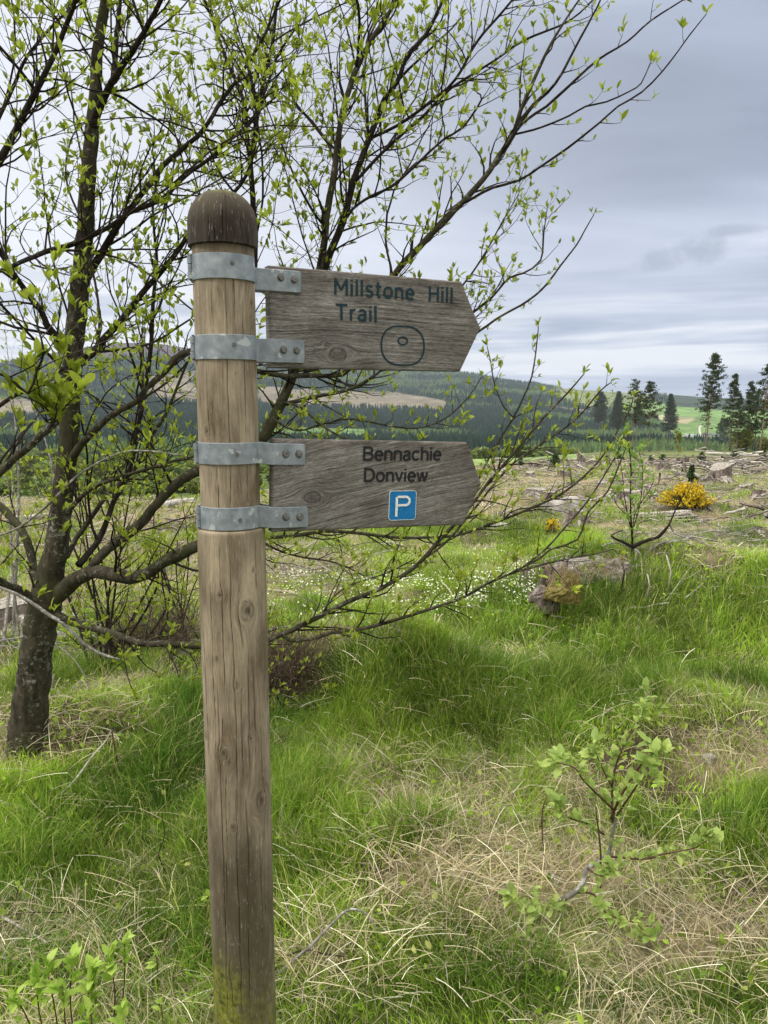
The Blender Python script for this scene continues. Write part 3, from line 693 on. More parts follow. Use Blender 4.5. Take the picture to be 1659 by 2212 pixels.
# ---- boards
def solve_board(tl, bl, tr, br, Hb):
    def dep(pt, pb):
        lo, hi = .8, 4.0
        for _ in range(50):
            m_ = (lo + hi) / 2
            if P(*pt, m_)[2] - P(*pb, m_)[2] > Hb: hi = m_
            else: lo = m_
        return (lo + hi) / 2
    yl, yr = dep(tl, bl), dep(tr, br)
    return P(*tl, yl), P(*bl, yl), P(*tr, yr), P(*br, yr)
class Board:
    def __init__(s, tl, bl, tr, br, tip, Hb):
        A, B, Cc, D = solve_board(tl, bl, tr, br, Hb)
        s.o = (A + B) / 2; e = (Cc + D) / 2
        s.u = nrm(e - s.o); s.L = np.linalg.norm(e - s.o); s.n = nrm(np.cross(s.u, [0, 0, 1.0])); s.v = nrm(np.cross(s.n, s.u)) * -1
        if s.v[2] < 0: s.v = -s.v
        if s.n[1] > 0: s.n = -s.n                       # faces the camera
        s.H = Hb; s.t = .030; s.tip = s.uv(*tip)[0] - s.L
    def uv(s, px, py):
        a = (px - 829.5) / FPX; b = -(py - 1106.0) / FPX; d = np.array([a, cp_ + b * sp_, -sp_ + b * cp_]); c0 = np.array([0, 0, CAMH])
        tt = np.dot(s.o - c0, s.n) / np.dot(d, s.n); q = c0 + d * tt - s.o
        return np.dot(q, s.u), np.dot(q, s.v)
    def at(s, u, v, w=0.0): return s.o + np.multiply.outer(u, s.u) + np.multiply.outer(v, s.v) + np.multiply.outer(w, s.n)
    def mesh(s, seed, knots, slope=0.0, ridge=.0009):
        nu, nv = 330, 120
        sv = np.linspace(0, 1, nu); vv = np.linspace(-.5, .5, nv) * s.H; SS, VV = np.meshgrid(sv, vv)
        um = s.L + s.tip * (1 - np.abs(VV) / (s.H / 2)); um = s.L * .985 + (um - s.L * .985)
        k0 = .80; U = np.where(SS < k0, SS / k0 * s.L * .9, s.L * .9 + (SS - k0) / (1 - k0) * (um - s.L * .9))
        g = VV + slope * U + (fbm(U * 3 + seed, VV * 6, seed, 3) - .5) * .030
        kn = np.zeros_like(U)
        for (ku, kv, ks) in knots:
            du = (U - ku) / 1.7; dv = VV - kv; r2 = du ** 2 + dv ** 2
            g = g - dv * (ks * 1.8) ** 2 / (r2 + (ks * .7) ** 2) * np.exp(-r2 / (ks * 6) ** 2)
            kn = np.maximum(kn, .75 * np.exp(-((np.sqrt(r2) - ks) / (ks * .13)) ** 2)); kn = np.maximum(kn, .30 * (r2 < ks * ks))
        rg = vn(g * 330, U * 3 + 5, seed + 2) * .6 + vn(g * 900, U * 9, seed + 3) * .4
        cr = np.zeros_like(U)
        for k in range(16):
            v0 = rng.uniform(-.5, .5) * s.H + slope * .2; u0 = rng.uniform(0, 1) * s.L; le = rng.uniform(.05, .25)
            env = np.exp(-((U - u0) / le) ** 4); cr = np.maximum(cr, np.exp(-((g - v0) / .0008) ** 2) * env * rng.uniform(.4, .9))
        edge = np.minimum.reduce([VV + s.H / 2, s.H / 2 - VV, U + .0, um - U]); W_ = s.t / 2 + (rg - .5) * ridge * 2 - .0012 * cr - .003 * np.exp(-np.clip(edge, 0, 1) / .0022)
        st_ = np.clip(.55 * np.exp(-(s.H / 2 - VV) / .02) * fbm(U * 30, VV * 90, seed, 3) * 1.4 + .35 * np.exp(-(um - U) / .03), 0, 1)
        al = .12 * fbm(U * 12, VV * 20, seed + 6, 3) * np.exp(-(VV + s.H / 2) / .05)
        F1 = s.at(U.ravel(), VV.ravel(), W_.ravel()); Bk = s.at(U.ravel(), VV.ravel(), -W_.ravel())
        i = np.arange(nv - 1)[:, None] * nu; j = np.arange(nu - 1)[None]
        Fq = np.stack([i + j, i + j + 1, i + nu + j + 1, i + nu + j], -1).reshape(-1, 4); N = nu * nv
        bd = np.concatenate([np.arange(nu), nu - 1 + nu * np.arange(1, nv), (nv - 1) * nu + np.arange(nu - 2, -1, -1), nu * np.arange(nv - 2, 0, -1)])
        b2 = np.roll(bd, -1); sdq = np.stack([bd, bd + N, b2 + N, b2], -1)
        A = {k: np.concatenate([v.ravel()] * 2) for k, v in dict(gu=g, gv=U, knot=kn, crack=cr, stain=st_, algae=al).items()}
        mb = MB(); mb.add(np.concatenate([F1, Bk]), [Fq, Fq[:, ::-1] + N, sdq], **A); return mb
def boardshader():
    m, t, b = newmat('board_wood', .9, spec=.12)
    gu = t.attr('gu'); gv = t.attr('gv'); kn = t.attr('knot'); cr = t.attr('crack'); st_ = t.attr('stain'); al = t.attr('algae')
    fleck = t.noise(t.comb(gu, t.math('MULTIPLY', gv, .12), 5.0), 260, 3, .7)
    v = t.comb(gu, t.math('MULTIPLY', gv, .05), 0.0); v2 = t.comb(gu, t.math('MULTIPLY', gv, .13), 2.0)
    n1 = t.noise(v, 230, 3, .65); n2 = t.noise(v2, 520, 4, .75, .4); n3 = t.noise(t.comb(gu, t.math('MULTIPLY', gv, .6), 1.0), 14, 4, .65)
    g = t.math('ADD', t.math('MULTIPLY', n1, .45), t.math('MULTIPLY', n2, .55))
    c = t.ramp(g, [(.34, (.062, .056, .050)), (.45, (.145, .136, .122)), (.55, (.245, .232, .212)), (.66, (.38, .365, .335))])
    c = t.mix(1.0, c, t.ramp(n3, [(.32, (.66, .64, .62)), (.5, (.95, .94, .92)), (.68, (1.25, 1.25, 1.24))]), 'MULTIPLY')
    c = t.mix(kn, c, (.04, .032, .026)); c = t.mix(st_, c, (.085, .062, .042)); c = t.mix(al, c, (.12, .13, .05)); c = t.mix(cr, c, (.02, .016, .013))
    t.link(c, b.inputs['Base Color']); t.link(t.bump(g, .9, .0035), b.inputs['Normal']); return m
WOODB = boardshader()
B1 = Board((577, 575), (579, 795), (985, 610), (992, 803), (1031, 709), .215)
B2 = Board((585, 947), (586, 1147), (995, 955), (1001, 1132), (1033, 1040), .195)
u1, v1 = B1.uv(724, 762); board1 = B1.mesh(3, [(B1.uv(724, 762)[0], B1.uv(724, 765)[1], .012), (B1.uv(700, 745)[0], B1.uv(700, 745)[1], .004)]).build('sign_board', WOODB, sign)
u2, v2 = B2.uv(669, 1073); board2 = B2.mesh(9, [(u2, v2, .011)], slope=-.22, ridge=.0007).build('sign_board', WOODB, sign)
board1['label'] = 'upper finger board lettered Millstone Hill Trail'; board2['label'] = 'lower finger board lettered Bennachie Donview with blue parking square'

# ---- lettering
def paint(name, c, rough=.5):
    m, t, b = newmat(name, rough, spec=.3); t.link(t.mix(t.ramp(t.noise(t.coord(), 220, 3, .7), [(.38, 1.0), (.66, 0.0)]), tuple(x * 1.5 + .003 for x in c), c), b.inputs['Base Color']); return m
PTEAL = paint('teal_paint', (.002, .022, .030)); PBLK = paint('black_paint', (.010, .010, .011)); PWHT = paint('white_paint', (.62, .62, .58)); PBLUE = paint('blue_paint', (.004, .135, .33), .45)
def ribbon2d(B, mb, pts, width, closed=True, w0=None):
    p = np.array(pts); n = len(p); T = nrm(np.roll(p, -1, 0) - np.roll(p, 1, 0)) if closed else nrm(np.gradient(p, axis=0))
    N = np.stack([-T[:, 1], T[:, 0]], -1) * width / 2; w0 = w0 if w0 is not None else B.t / 2 + .0018
    a = B.at(p[:, 0] + N[:, 0], p[:, 1] + N[:, 1], np.full(n, w0)); b_ = B.at(p[:, 0] - N[:, 0], p[:, 1] - N[:, 1], np.full(n, w0))
    c_ = B.at(p[:, 0] + N[:, 0], p[:, 1] + N[:, 1], np.full(n, w0 - .002)); d_ = B.at(p[:, 0] - N[:, 0], p[:, 1] - N[:, 1], np.full(n, w0 - .002))
    i = np.arange(n if closed else n - 1); k = (i + 1) % n
    mb.add(np.concatenate([a, b_, c_, d_]), [np.stack([i, k, k + n, i + n], -1), np.stack([i, i + 2 * n, k + 2 * n, k], -1), np.stack([i + n, k + n, k + 3 * n, i + 3 * n], -1)])

# a plain sans alphabet drawn as pen strokes; x-height .72 of cap height, (x, y) in cap heights
def arc(cx, cy, rx, ry, a0, a1, n=14, e=.92):
    o = []
    for a in np.linspace(R(a0), R(a1), n):
        c_, s_ = math.cos(a), math.sin(a); o.append((cx + rx * math.copysign(abs(c_) ** e, c_), cy + ry * math.copysign(abs(s_) ** e, s_)))
    return o
XH = .73
GLYPH = {
 'M': (.86, [[(.07, 0), (.07, 1)], [(.07, .97), (.43, .30)], [(.43, .30), (.79, .97)], [(.79, 1), (.79, 0)]]),
 'H': (.76, [[(.07, 0), (.07, 1)], [(.69, 0), (.69, 1)], [(.07, .53), (.69, .53)]]),
 'T': (.72, [[(0, .95), (.72, .95)], [(.36, .95), (.36, 0)]]),
 'i': (.16, [[(.08, 0), (.08, XH)], [(.08, .88), (.08, 1.0)]]),
 'l': (.16, [[(.08, 0), (.08, 1.02)]]),
 's': (.50, [arc(.26, XH * .75, .20, XH * .20, 35, 250, 12) + arc(.25, XH * .27, .20, XH * .22, 80, -150, 14)]),
 't': (.36, [[(.15, .95), (.15, .16)] + arc(.29, .16, .14, .12, 180, 275, 7), [(0, XH - .04), (.35, XH - .04)]]),
 'o': (.60, [arc(.30, XH / 2, .25, XH / 2 - .04, 0, 360, 28, .95)]),
 'n': (.56, [[(.07, 0), (.07, XH)], [(.07, XH * .60)] + arc(.29, XH * .62, .21, XH * .33, 165, 0, 12) + [(.50, 0)]]),
 'h': (.56, [[(.07, 0), (.07, 1.02)], [(.07, XH * .60)] + arc(.29, XH * .62, .21, XH * .33, 165, 0, 12) + [(.50, 0)]]),
 'e': (.58, [[(.05, XH * .52), (.53, XH * .52)] + arc(.30, XH / 2, .24, XH / 2 - .04, 0, 318, 26, .95)]),
 'r': (.36, [[(.07, 0), (.07, XH)], [(.07, XH * .58)] + arc(.28, XH * .58, .19, XH * .36, 170, 75, 7)]),
 'a': (.54, [arc(.26, XH * .70, .20, XH * .24, 155, 0, 12) + [(.46, 0)], [(.46, XH * .55), (.30, XH * .55)] + arc(.24, XH * .29, .19, XH * .24, 90, 270, 12) + [(.30, .045), (.46, XH * .25)]]),
 'c': (.54, [arc(.29, XH / 2, .24, XH / 2 - .04, 42, 318, 24, .95)]),
 'B': (.68, [[(.07, 0), (.07, 1)], [(.07, .95), (.38, .95)] + arc(.40, .75, .19, .20, 88, -88, 12) + [(.07, .54)], [(.38, .54)] + arc(.40, .29, .24, .24, 88, -88, 12) + [(.07, .05)]]),
 'D': (.74, [[(.07, 0), (.07, 1)], [(.07, .95), (.30, .95)] + arc(.32, .5, .36, .45, 88, -88, 20) + [(.07, .05)]]),
 'v': (.54, [[(.03, XH), (.27, .02)], [(.27, .02), (.51, XH)]]),
 'w': (.80, [[(.03, XH), (.22, .02)], [(.22, .02), (.40, XH)], [(.40, XH), (.58, .02)], [(.58, .02), (.77, XH)]]),
}
def word(B, parent, mat, txt, x0, x1, ytop0, ybase0, ybase1, weight=.1, gap=.12):
    ua, va = B.uv(x0, ybase0); ub, vb = B.uv(x1, ybase1); cap_ = B.uv(x0, ytop0)[1] - va
    tot = sum(GLYPH[c][0] for c in txt) + gap * (len(txt) - 1); k = (ub - ua) / tot; x = 0.0; mb = MB(); lay = 0
    for ch in txt:
        wd, strokes = GLYPH[ch]
        for st_ in strokes:
            p = []
            for (gx, gy) in st_:
                u = ua + (x + gx) * k; p.append((u, va + (vb - va) * (u - ua) / (ub - ua) + gy * cap_ * .985))
            ribbon2d(B, mb, p, weight * cap_, False, B.t / 2 + .0014 + lay * .00011); lay = (lay + 1) % 5
        x += wd + gap
    return mb.build('lettering', mat, parent, False)
word(B1, board1, PTEAL, 'Millstone', 716, 887, 602, 637.5, 650, .15, .17)
word(B1, board1, PTEAL, 'Hill', 919, 970, 619, 652, 655.5, .15, .20)
word(B1, board1, PTEAL, 'Trail', 719, 807, 657, 692, 696.5, .15, .17)
word(B2, board2, PBLK, 'Bennachie', 777.5, 945, 963.5, 993.5, 993.5, .165, .09)
word(B2, board2, PBLK, 'Donview', 779.5, 916, 1010, 1039, 1038.5, .165, .09)
# millstone mark: a round-cornered barrel outline with a small oval eye
ua, vb_ = B1.uv(817, 788); ub, va_ = B1.uv(909, 708); cu_, cv_ = (ua + ub) / 2, (va_ + vb_) / 2; hw, hh_ = (ub - ua) / 2, (va_ - vb_) / 2
tt = np.linspace(0, 2 * np.pi, 72, endpoint=False)
sq = lambda a, e: np.sign(a) * np.abs(a) ** e
out = np.stack([cu_ + hw * sq(np.cos(tt), .72), cv_ + hh_ * sq(np.sin(tt), .90)], -1)
mb = MB(); ribbon2d(B1, mb, out, .0036)
eu, ev = B1.uv(863, 737); ribbon2d(B1, mb, np.stack([eu + .0125 * np.cos(tt), ev + .0088 * np.sin(tt)], -1), .0032)
mb.build('emblem', PTEAL, board1, False)
# parking square
def rrect(u0, u1, v0, v1, r, k=6):
    p = []
    for (cx, cy, a0) in ((u1 - r, v1 - r, 0), (u0 + r, v1 - r, 90), (u0 + r, v0 + r, 180), (u1 - r, v0 + r, 270)):
        for q in range(k + 1): a = R(a0 + 90 * q / k); p.append((cx + r * math.cos(a), cy + r * math.sin(a)))
    return np.array(p)
def plate(B, mb, p, w0, w1):
    n = len(p); a = B.at(p[:, 0], p[:, 1], np.full(n, w1)); b_ = B.at(p[:, 0], p[:, 1], np.full(n, w0)); i = np.arange(n); k = (i + 1) % n
    mb.add(np.concatenate([a, b_]), [i[None], np.stack([i, i + n, k + n, k], -1)])
u0, v1 = B2.uv(835, 1059.5); u1, v0 = B2.uv(889, 1119.5)
mb = MB(); plate(B2, mb, rrect(u0, u1, v0, v1, .006), .0135, B2.t / 2 + .0018); psq = mb.build('parking_symbol', PBLUE, board2, False)
mb = MB(); ribbon2d(B2, mb, rrect(u0 - .0005, u1 + .0005, v0 - .0005, v1 + .0005, .0065), .0009, True, B2.t / 2 + .0022); 
def seg(B, a, b, n=8): return [tuple(np.array(a) * (1 - q) + np.array(b) * q) for q in np.linspace(0, 1, n)]
pu0, pv1 = B2.uv(850, 1069.5); pu1, pv0 = B2.uv(876, 1113); sw = .0055
ribbon2d(B2, mb, seg(B2, (pu0, pv0), (pu0, pv1 - sw * .4)), sw, False, B2.t / 2 + .0026)
bh = (pv1 - pv0) * .50; rr_ = bh / 2 - sw * .0; ucx = pu1 - rr_ * .9; yc = pv1 - bh / 2
loop = [(pu0 + sw * .2, pv1 - sw * .4)] + [(ucx + rr_ * .85 * math.cos(a), yc + (rr_ - sw * .4) * math.sin(a)) for a in np.linspace(np.pi / 2, -np.pi / 2, 16)] + [(pu0 + sw * .2, pv1 - bh + sw * .4)]
ribbon2d(B2, mb, loop, sw * .92, False, B2.t / 2 + .0030)
mb.build('letter', PWHT, psq, False)

# ---- galvanised clamps
m, t, b = newmat('galvanised_steel', .55, .35, .4); GALV = m; co = t.coord()
n = t.noise(co, 45, 4, .6); p_ = t.voro(t.mapping(co, (1, 1, 1.3)), 26)
c = t.ramp(n, [(.35, (.19, .22, .235)), (.55, (.27, .305, .32)), (.70, (.36, .40, .415))])
c = t.mix(t.ramp(t.math('ADD', t.noise(co, 30, 3, .5), t.math('MULTIPLY', p_, -.18)), [(.56, 0.0), (.575, .8)]), c, (.50, .52, .51))
c = t.mix(t.ramp(t.noise(t.mapping(co, (1, 1, .2)), 90, 4, .7), [(.62, 0.0), (.75, .6)]), c, (.16, .18, .19))
t.link(c, b.inputs['Base Color']); t.link(t.ramp(n, [(.3, .42), (.7, .68)]), b.inputs['Roughness']); t.link(t.bump(t.noise(co, 160, 3), .25, .001), b.inputs['Normal'])
_m, t, b = newmat('dull_bolt', .6, .5, .4); BOLT = _m; t.link(t.ramp(t.noise(t.coord(), 120, 3), [(.3, (.09, .09, .085)), (.7, (.22, .22, .20))]), b.inputs['Base Color'])
def clamp(B, ytop_l, ybot_l, plate_px, plate_top, plate_bot, bolts, screw, hinge_y, r0, tilt_drop):
    """a band round the post: front strap bending into a flat plate on the board face, same behind, pinned at the hinge"""
    ax = np.array([POST_X, POST_Y]); bu = nrm(B.u[:2]); bn = nrm(B.n[:2]); t_o = np.dot(B.o[:2] - ax, bu); off = np.dot(B.o[:2] - ax, bn)
    zl1, zl0 = postz(ytop_l), postz(ybot_l); ue, vt = B.uv(plate_px, plate_top); _, vb = B.uv(plate_px, plate_bot); pe = B.at(ue, 0.0)
    ze1 = (B.at(ue, vt))[2]; ze0 = (B.at(ue, vb))[2]; ee = np.dot(pe[:2] - ax, bu)
    r = r0 + .0025; objs = []
    for side in (1, -1):
        path = []; w_pl = off * 1 + side * (B.t / 2 + .0035)
        for a in np.linspace(180 + 6, 318, 34): path.append((r * math.cos(R(a)), -side * r * math.sin(R(a)) * 1))
        path = [(x, abs(y) * side * (1 if True else 1)) if k > 1 else (x, y) for k, (x, y) in enumerate(path)]
        x0, y0 = path[-1]; x1 = r + .012
        for q in np.linspace(.12, 1, 9):
            h_ = q * q * (3 - 2 * q); path.append((x0 + (x1 - x0) * q, y0 + (w_pl - y0) * (h_ * .6 + q * .4)))
        npre = len(path)
        for q in np.linspace(.1, .97, 8): path.append((x1 + (ee - x1) * q, w_pl))
        path.append((ee, w_pl)); p = np.array(path); n = len(p)
        s = np.concatenate([[0], np.cumsum(np.linalg.norm(np.diff(p, axis=0), axis=1))])
        f = np.clip((p[:, 0] + r) / (ee + r), 0, 1)
        f1 = np.clip((p[:, 0] - x0) / (x1 - x0), 0, 1)
        zt = zl1 + (B.at(B.uv(plate_px, 0)[0] * 0 + (p[:, 0] - t_o), np.full(n, vt))[:, 2] - zl1) * (f1 * .8 + .2 * np.clip((p[:, 0] + r) / (2 * r), 0, 1) ** 1)
        zb = zl0 + (B.at((p[:, 0] - t_o), np.full(n, vb))[:, 2] - zl0) * (f1 * .8 + .2 * np.clip((p[:, 0] + r) / (2 * r), 0, 1) ** 1)
        zt = zt - .0; crop = np.ones(n); crop[-1] = .0
        zt[-1] -= .004; zb[-1] += .004
        T = nrm(np.gradient(p, axis=0)); N = np.stack([-T[:, 1], T[:, 0]], -1) * .0017
        def W3(q, z): return np.stack([ax[0] + bu[0] * q[:, 0] + bn[0] * q[:, 1], ax[1] + bu[1] * q[:, 0] + bn[1] * q[:, 1], z], -1)
        rings = [W3(p + N, zb), W3(p + N, zt), W3(p - N, zt), W3(p - N, zb)]
        V = np.stack(rings, 1).reshape(-1, 3); i = np.arange(n - 1)[:, None] * 4; j = np.arange(4)[None]; k = (j + 1) % 4
        mb = MB(); mb.add(V, [np.stack([i + j, i + k, i + 4 + k, i + 4 + j], -1).reshape(-1, 4), np.array([[0, 1, 2, 3]]), np.array([[3, 2, 1, 0]]) + 4 * (n - 1)])
        if side == 1:
            ob = mb.build('band', GALV, sign, False); bv = ob.modifiers.new('bevel', 'BEVEL'); bv.width = .0008; bv.segments = 1; objs.append(ob)
        else:
            ob2 = mb.build('rear_strap', GALV, ob if False else objs[0], False)
    band = objs[0]
    # hinge knuckles and pin at the far-left edge
    hx = -r - .0035; zc0, zc1 = zl0 + .002, zl1 - .002; mbh = MB(); dz = (zc1 - zc0) / 3
    for k in range(3):
        c0 = np.array([ax[0] + bu[0] * hx, ax[1] + bu[1] * hx]); q = [(c0[0], c0[1], zc0 + dz * k + .0006), (c0[0], c0[1], zc0 + dz * (k + 1) - .0006)]
        tube(mbh, q, .0062 if k != 1 else .0052, 14)
    mbh.build('hinge', GALV, band, False)
    mp = MB(); tube(mp, [(c0[0], c0[1], zc0 - .003), (c0[0], c0[1], zc1 + .003)], .0026, 8); mp.build('hinge_pin', BOLT, band, False)
    for (bx, by) in bolts:
        u_, v_ = B.uv(bx, by); w0 = B.t / 2 + .0052; mb = MB()
        def ringp(rad, k, w_, a0=0): a = np.linspace(0, 2 * np.pi, k, endpoint=False) + a0; return B.at(u_ + rad * np.cos(a), v_ + rad * np.sin(a), np.full(k, w_))
        a0 = random.uniform(0, 1)
        V = np.concatenate([ringp(.0085, 16, w0 - .001), ringp(.0085, 16, w0 + .0008)]); i = np.arange(16); k = (i + 1) % 16
        mb.add(V, [np.stack([i, k, k + 16, i + 16], -1), (i + 16)[None]])
        V = np.concatenate([ringp(.0066, 6, w0 + .0006, a0), ringp(.0066, 6, w0 + .0042, a0), ringp(.0054, 6, w0 + .0054, a0)]); i = np.arange(6); k = (i + 1) % 6
        mb.add(V, [np.stack([i, k, k + 6, i + 6], -1), np.stack([i, k, k + 6, i + 6], -1) + 6, (i + 12)[None]])
        mb.build('bolt', BOLT, band, False)
    # the fixing screw in the middle of the strap
    sxp, syp = screw; d_ = P(sxp, syp, POST_Y - r); d_[2] = P(sxp, syp, POST_Y - r * .97)[2]; a = math.asin(max(-1, min(1, (d_[0] - POST_X) / r))); dr = np.array([math.sin(a), -math.cos(a), 0]); base = np.array([POST_X, POST_Y, d_[2]]) + dr * (r + .0012)
    mb = MB(); tube(mb, [base, base + dr * .0026], .0042, 12); tube(mb, [base + dr * .002, base + dr * .0042], .0022, 8); mb.build('screw', BOLT, band, False)
    return band
clamp(B1, 545, 601, 643, 589, 635, [(599.5, 602.5), (628, 607)], (500, 567), 0, RT, 0)
clamp(B1, 722, 776, 650, 736, 785, [(605, 757), (633.5, 758.5)], (504, 744), 0, RT, 0)
clamp(B2, 957, 1004, 655, 958, 1003, [(610.5, 979.5), (638.5, 979.5)], (511, 981), 0, RT, 0)
clamp(B2, 1097, 1146, 656, 1092, 1136, [(611, 1114), (640.5, 1114)], (517, 1124), 0, RT, 0)

# ================================================================== TREES AND SHRUBS
class Leaves:
    """collects leaves, built as one surface"""
    def __init__(s): s.p = []; s.d = []; s.s = []
    def cluster(s, p, d, size, n=4, spread=.75):
        d = nrm(np.asarray(d) * .6 + np.array([0, 0, .75]) + rng.normal(size=3) * .25)
        a0 = rng.random() * 6.28; h = nrm(np.cross(d, [0.3, .9, .1])); k = np.cross(d, h)
        for i in range(n):
            a = a0 + i * 2.4 + rng.normal() * .3; sp = spread * rng.uniform(.25, 1.15) * (0.35 + i / n)
            s.p.append(p + d * size * .1 * i); s.d.append(nrm(d + (h * math.cos(a) + k * math.sin(a)) * sp * 1.5)); s.s.append(size * rng.uniform(.42, 1.12))
    def arrays(s, wide=1.0):
        if not s.p: return None
        p, d, z = np.array(s.p), np.array(s.d), np.array(s.s)
        fr = frames(d); up = np.array([0, 0, 1.0]); side = nrm(np.cross(d, up) + rng.normal(size=d.shape) * .35); side = nrm(side - d * (side * d).sum(1, keepdims=True)); n = np.cross(side, d)
        M = np.stack([side * (z * wide)[:, None], d * z[:, None], n * z[:, None]], -1)
        return p, M
    def build(s, name, mat, parent, wide=1.0):
        p, M = s.arrays(wide); mb = MB(); inst(mb, LEAF_V, LEAF_F, p, M); return mb.build(name, mat, parent, False)
def limit_ok(p, lim):
    if lim is None: return True
    x, y = proj(p[0], p[1], p[2]); return lim(x, y)
def twig(mb, lv, p, d, L, r, depth, leaf, lim, up=.05, wig=.22, seg=4, step=.035, leafgap=.040, sub=1.0):
    """one wandering shoot with leaf clusters at its buds and side shoots"""
    n = max(3, int(L / step)); pts = [p.copy()]; rr = [r]; d = nrm(d); drift = rng.normal(size=3) * .10; acc = rng.uniform(0, leafgap)
    for i in range(n):
        if rng.random() < .15: drift = rng.normal(size=3) * .12
        d = nrm(d + rng.normal(size=3) * wig * .45 + drift + np.array([0, 0, up])); q = pts[-1] + d * L / n
        if not limit_ok(q, lim): break
        pts.append(q); f = (i + 1) / n; rr.append(max(.0007, r * (1 - .72 * f))); acc += L / n
        if acc > leafgap and f > .12:
            acc = rng.uniform(-.02, .01)
            if depth > 0 and rng.random() < .60 * sub and L > .09:
                sd_ = nrm(np.cross(d, rng.normal(size=3))); dd = nrm(d * .8 + sd_ * rng.uniform(.5, 1.0))
                twig(mb, lv, q, dd, L * rng.uniform(.25, .55) * (1.15 - .4 * f), rr[-1] * .72, depth - 1, leaf, lim, up, wig, 3, step, leafgap, sub)
            elif rng.random() < .93:
                sd_ = nrm(np.cross(d, rng.normal(size=3))); e = q + nrm(d * .6 + sd_) * rng.uniform(.004, .02); tube(mb, [q, e], [rr[-1] * .7, .0008], 3, False); lv.cluster(e, sd_ + d * .5, leaf * rng.uniform(.55, 1), rng.integers(2, 4))
    if len(pts) > 2:
        tube(mb, pts, rr, seg, False); lv.cluster(pts[-1], d, leaf * rng.uniform(.8, 1.15), rng.integers(3, 6))
def limb(pts, wmul=1.0, step=.05):
    """pts rows (px, py, Y, width px) -> smooth world path with radius"""
    q = []
    for (x, y, Y, w) in pts: p = P(x, y, Y); q.append([*p, max(.0009, w * .5 * wmul * camdepth(p) / FPX)])
    return smoothpath(q, step)
def bark_tube(mb, q, seg=10, rough=.10, wob=.25):
    r = q[:, 3]; p = q[:, :3].copy(); p += (rng.random(p.shape) - .5) * r[:, None] * wob; p[0] = q[0, :3]; p[-1] = q[-1, :3]
    tube(mb, p, r, seg, True, rough)
def clothe(mb, lv, q, gap, Lr, leaf, lim=None, depth=1, start=.1, ang=(.5, 1.1), up=.05, flat=.55, rmax=.0042, sub=1.0, spurs=True):
    s = np.concatenate([[0], np.cumsum(np.linalg.norm(np.diff(q[:, :3], axis=0), axis=1))]); T = nrm(np.gradient(q[:, :3], axis=0)); a = s[-1] * start
    while a < s[-1]:
        i = min(len(q) - 1, int(np.searchsorted(s, a))); p = q[i, :3]; t = T[i]; f = a / s[-1]
        h = rng.normal(size=3) * np.array([1, flat, 1]); sd_ = nrm(h - t * np.dot(h, t)); g = rng.uniform(*ang)
        d = nrm(t * math.cos(g) + sd_ * math.sin(g) + np.array([0, 0, .15]))
        if spurs and rng.random() < .35: e = p + sd_ * (q[i, 3] + rng.uniform(.005, .03)); tube(mb, [p, e], [.0014, .0008], 3, False); lv.cluster(e, sd_, leaf * .9, 3)
        else: twig(mb, lv, p, d, rng.uniform(*Lr) * (1.1 - .45 * f), min(rmax, q[i, 3] * .55), depth, leaf, lim, up, sub=sub)
        a += gap * rng.uniform(.5, 1.5)
    lv.cluster(q[-1, :3], T[-1], leaf, 5)

# ---- the big many-limbed tree behind the post
tb = G(62, 1612); TY = tb[1]; print('tree at', tb)
D = TY
tree = thing('leafing_tree', 'dark many-limbed tree just coming into leaf, trunk left of the post', 'tree', (tb[0], tb[1], gz(tb[0], tb[1])))
mb = MB()
trunk = limb([(52, 1680, D, 100), (58, 1600, D, 82), (66, 1527, D, 74), (76, 1440, D, 68), (86, 1360, D, 66), (98, 1300, D, 68), (110, 1229, D, 54), (124, 1170, D, 47), (132, 1105, D, 46), (142, 1015, D, 42), (149, 956, D, 40), (152, 850, D, 40),
              (161, 733, D, 40), (170, 650, D, 40), (180, 550, D, 37), (187, 450, D, 34), (193, 350, D, 30), (199, 275, D, 29), (206, 200, D, 25), (212, 100, D, 22), (228, 0, D, 20), (240, -90, D - .05, 17), (250, -220, D - .1, 12)], step=.03)
bark_tube(mb, trunk, 30, .12, .14)
for a in (-2.4, -1.2, -.3, .6, 1.8, 2.9):            # root flare
    g0 = trunk[3]; e = np.array([tb[0] + .13 * math.cos(a), tb[1] + .13 * math.sin(a), 0]); e[2] = gz(e[0], e[1]) - .03
    tube(mb, smoothpath([[*(trunk[6][:3] + .02 * np.array([math.cos(a), math.sin(a), 0])), .05], [*((trunk[1][:3] + e) / 2), .045], [*e, .02]], n=5), smoothpath([[0, 0, 0, .05], [0, 0, 1, .045], [0, 0, 2, .02]], n=5)[:, 3], 8, True, .15)
mb.build('trunk', BARKG, tree)
NEAR_LIM = lambda x, y: True
def env(x, y):       # right-hand outline of the crown
    if y < 120: return x < 1330 - (y * .8)
    if y < 600: return x < 1235 - abs(y - 430) * .25
    if y < 730: return x < 1120 - (y - 600) * .6
    return x < 1340
def L3(a): return a
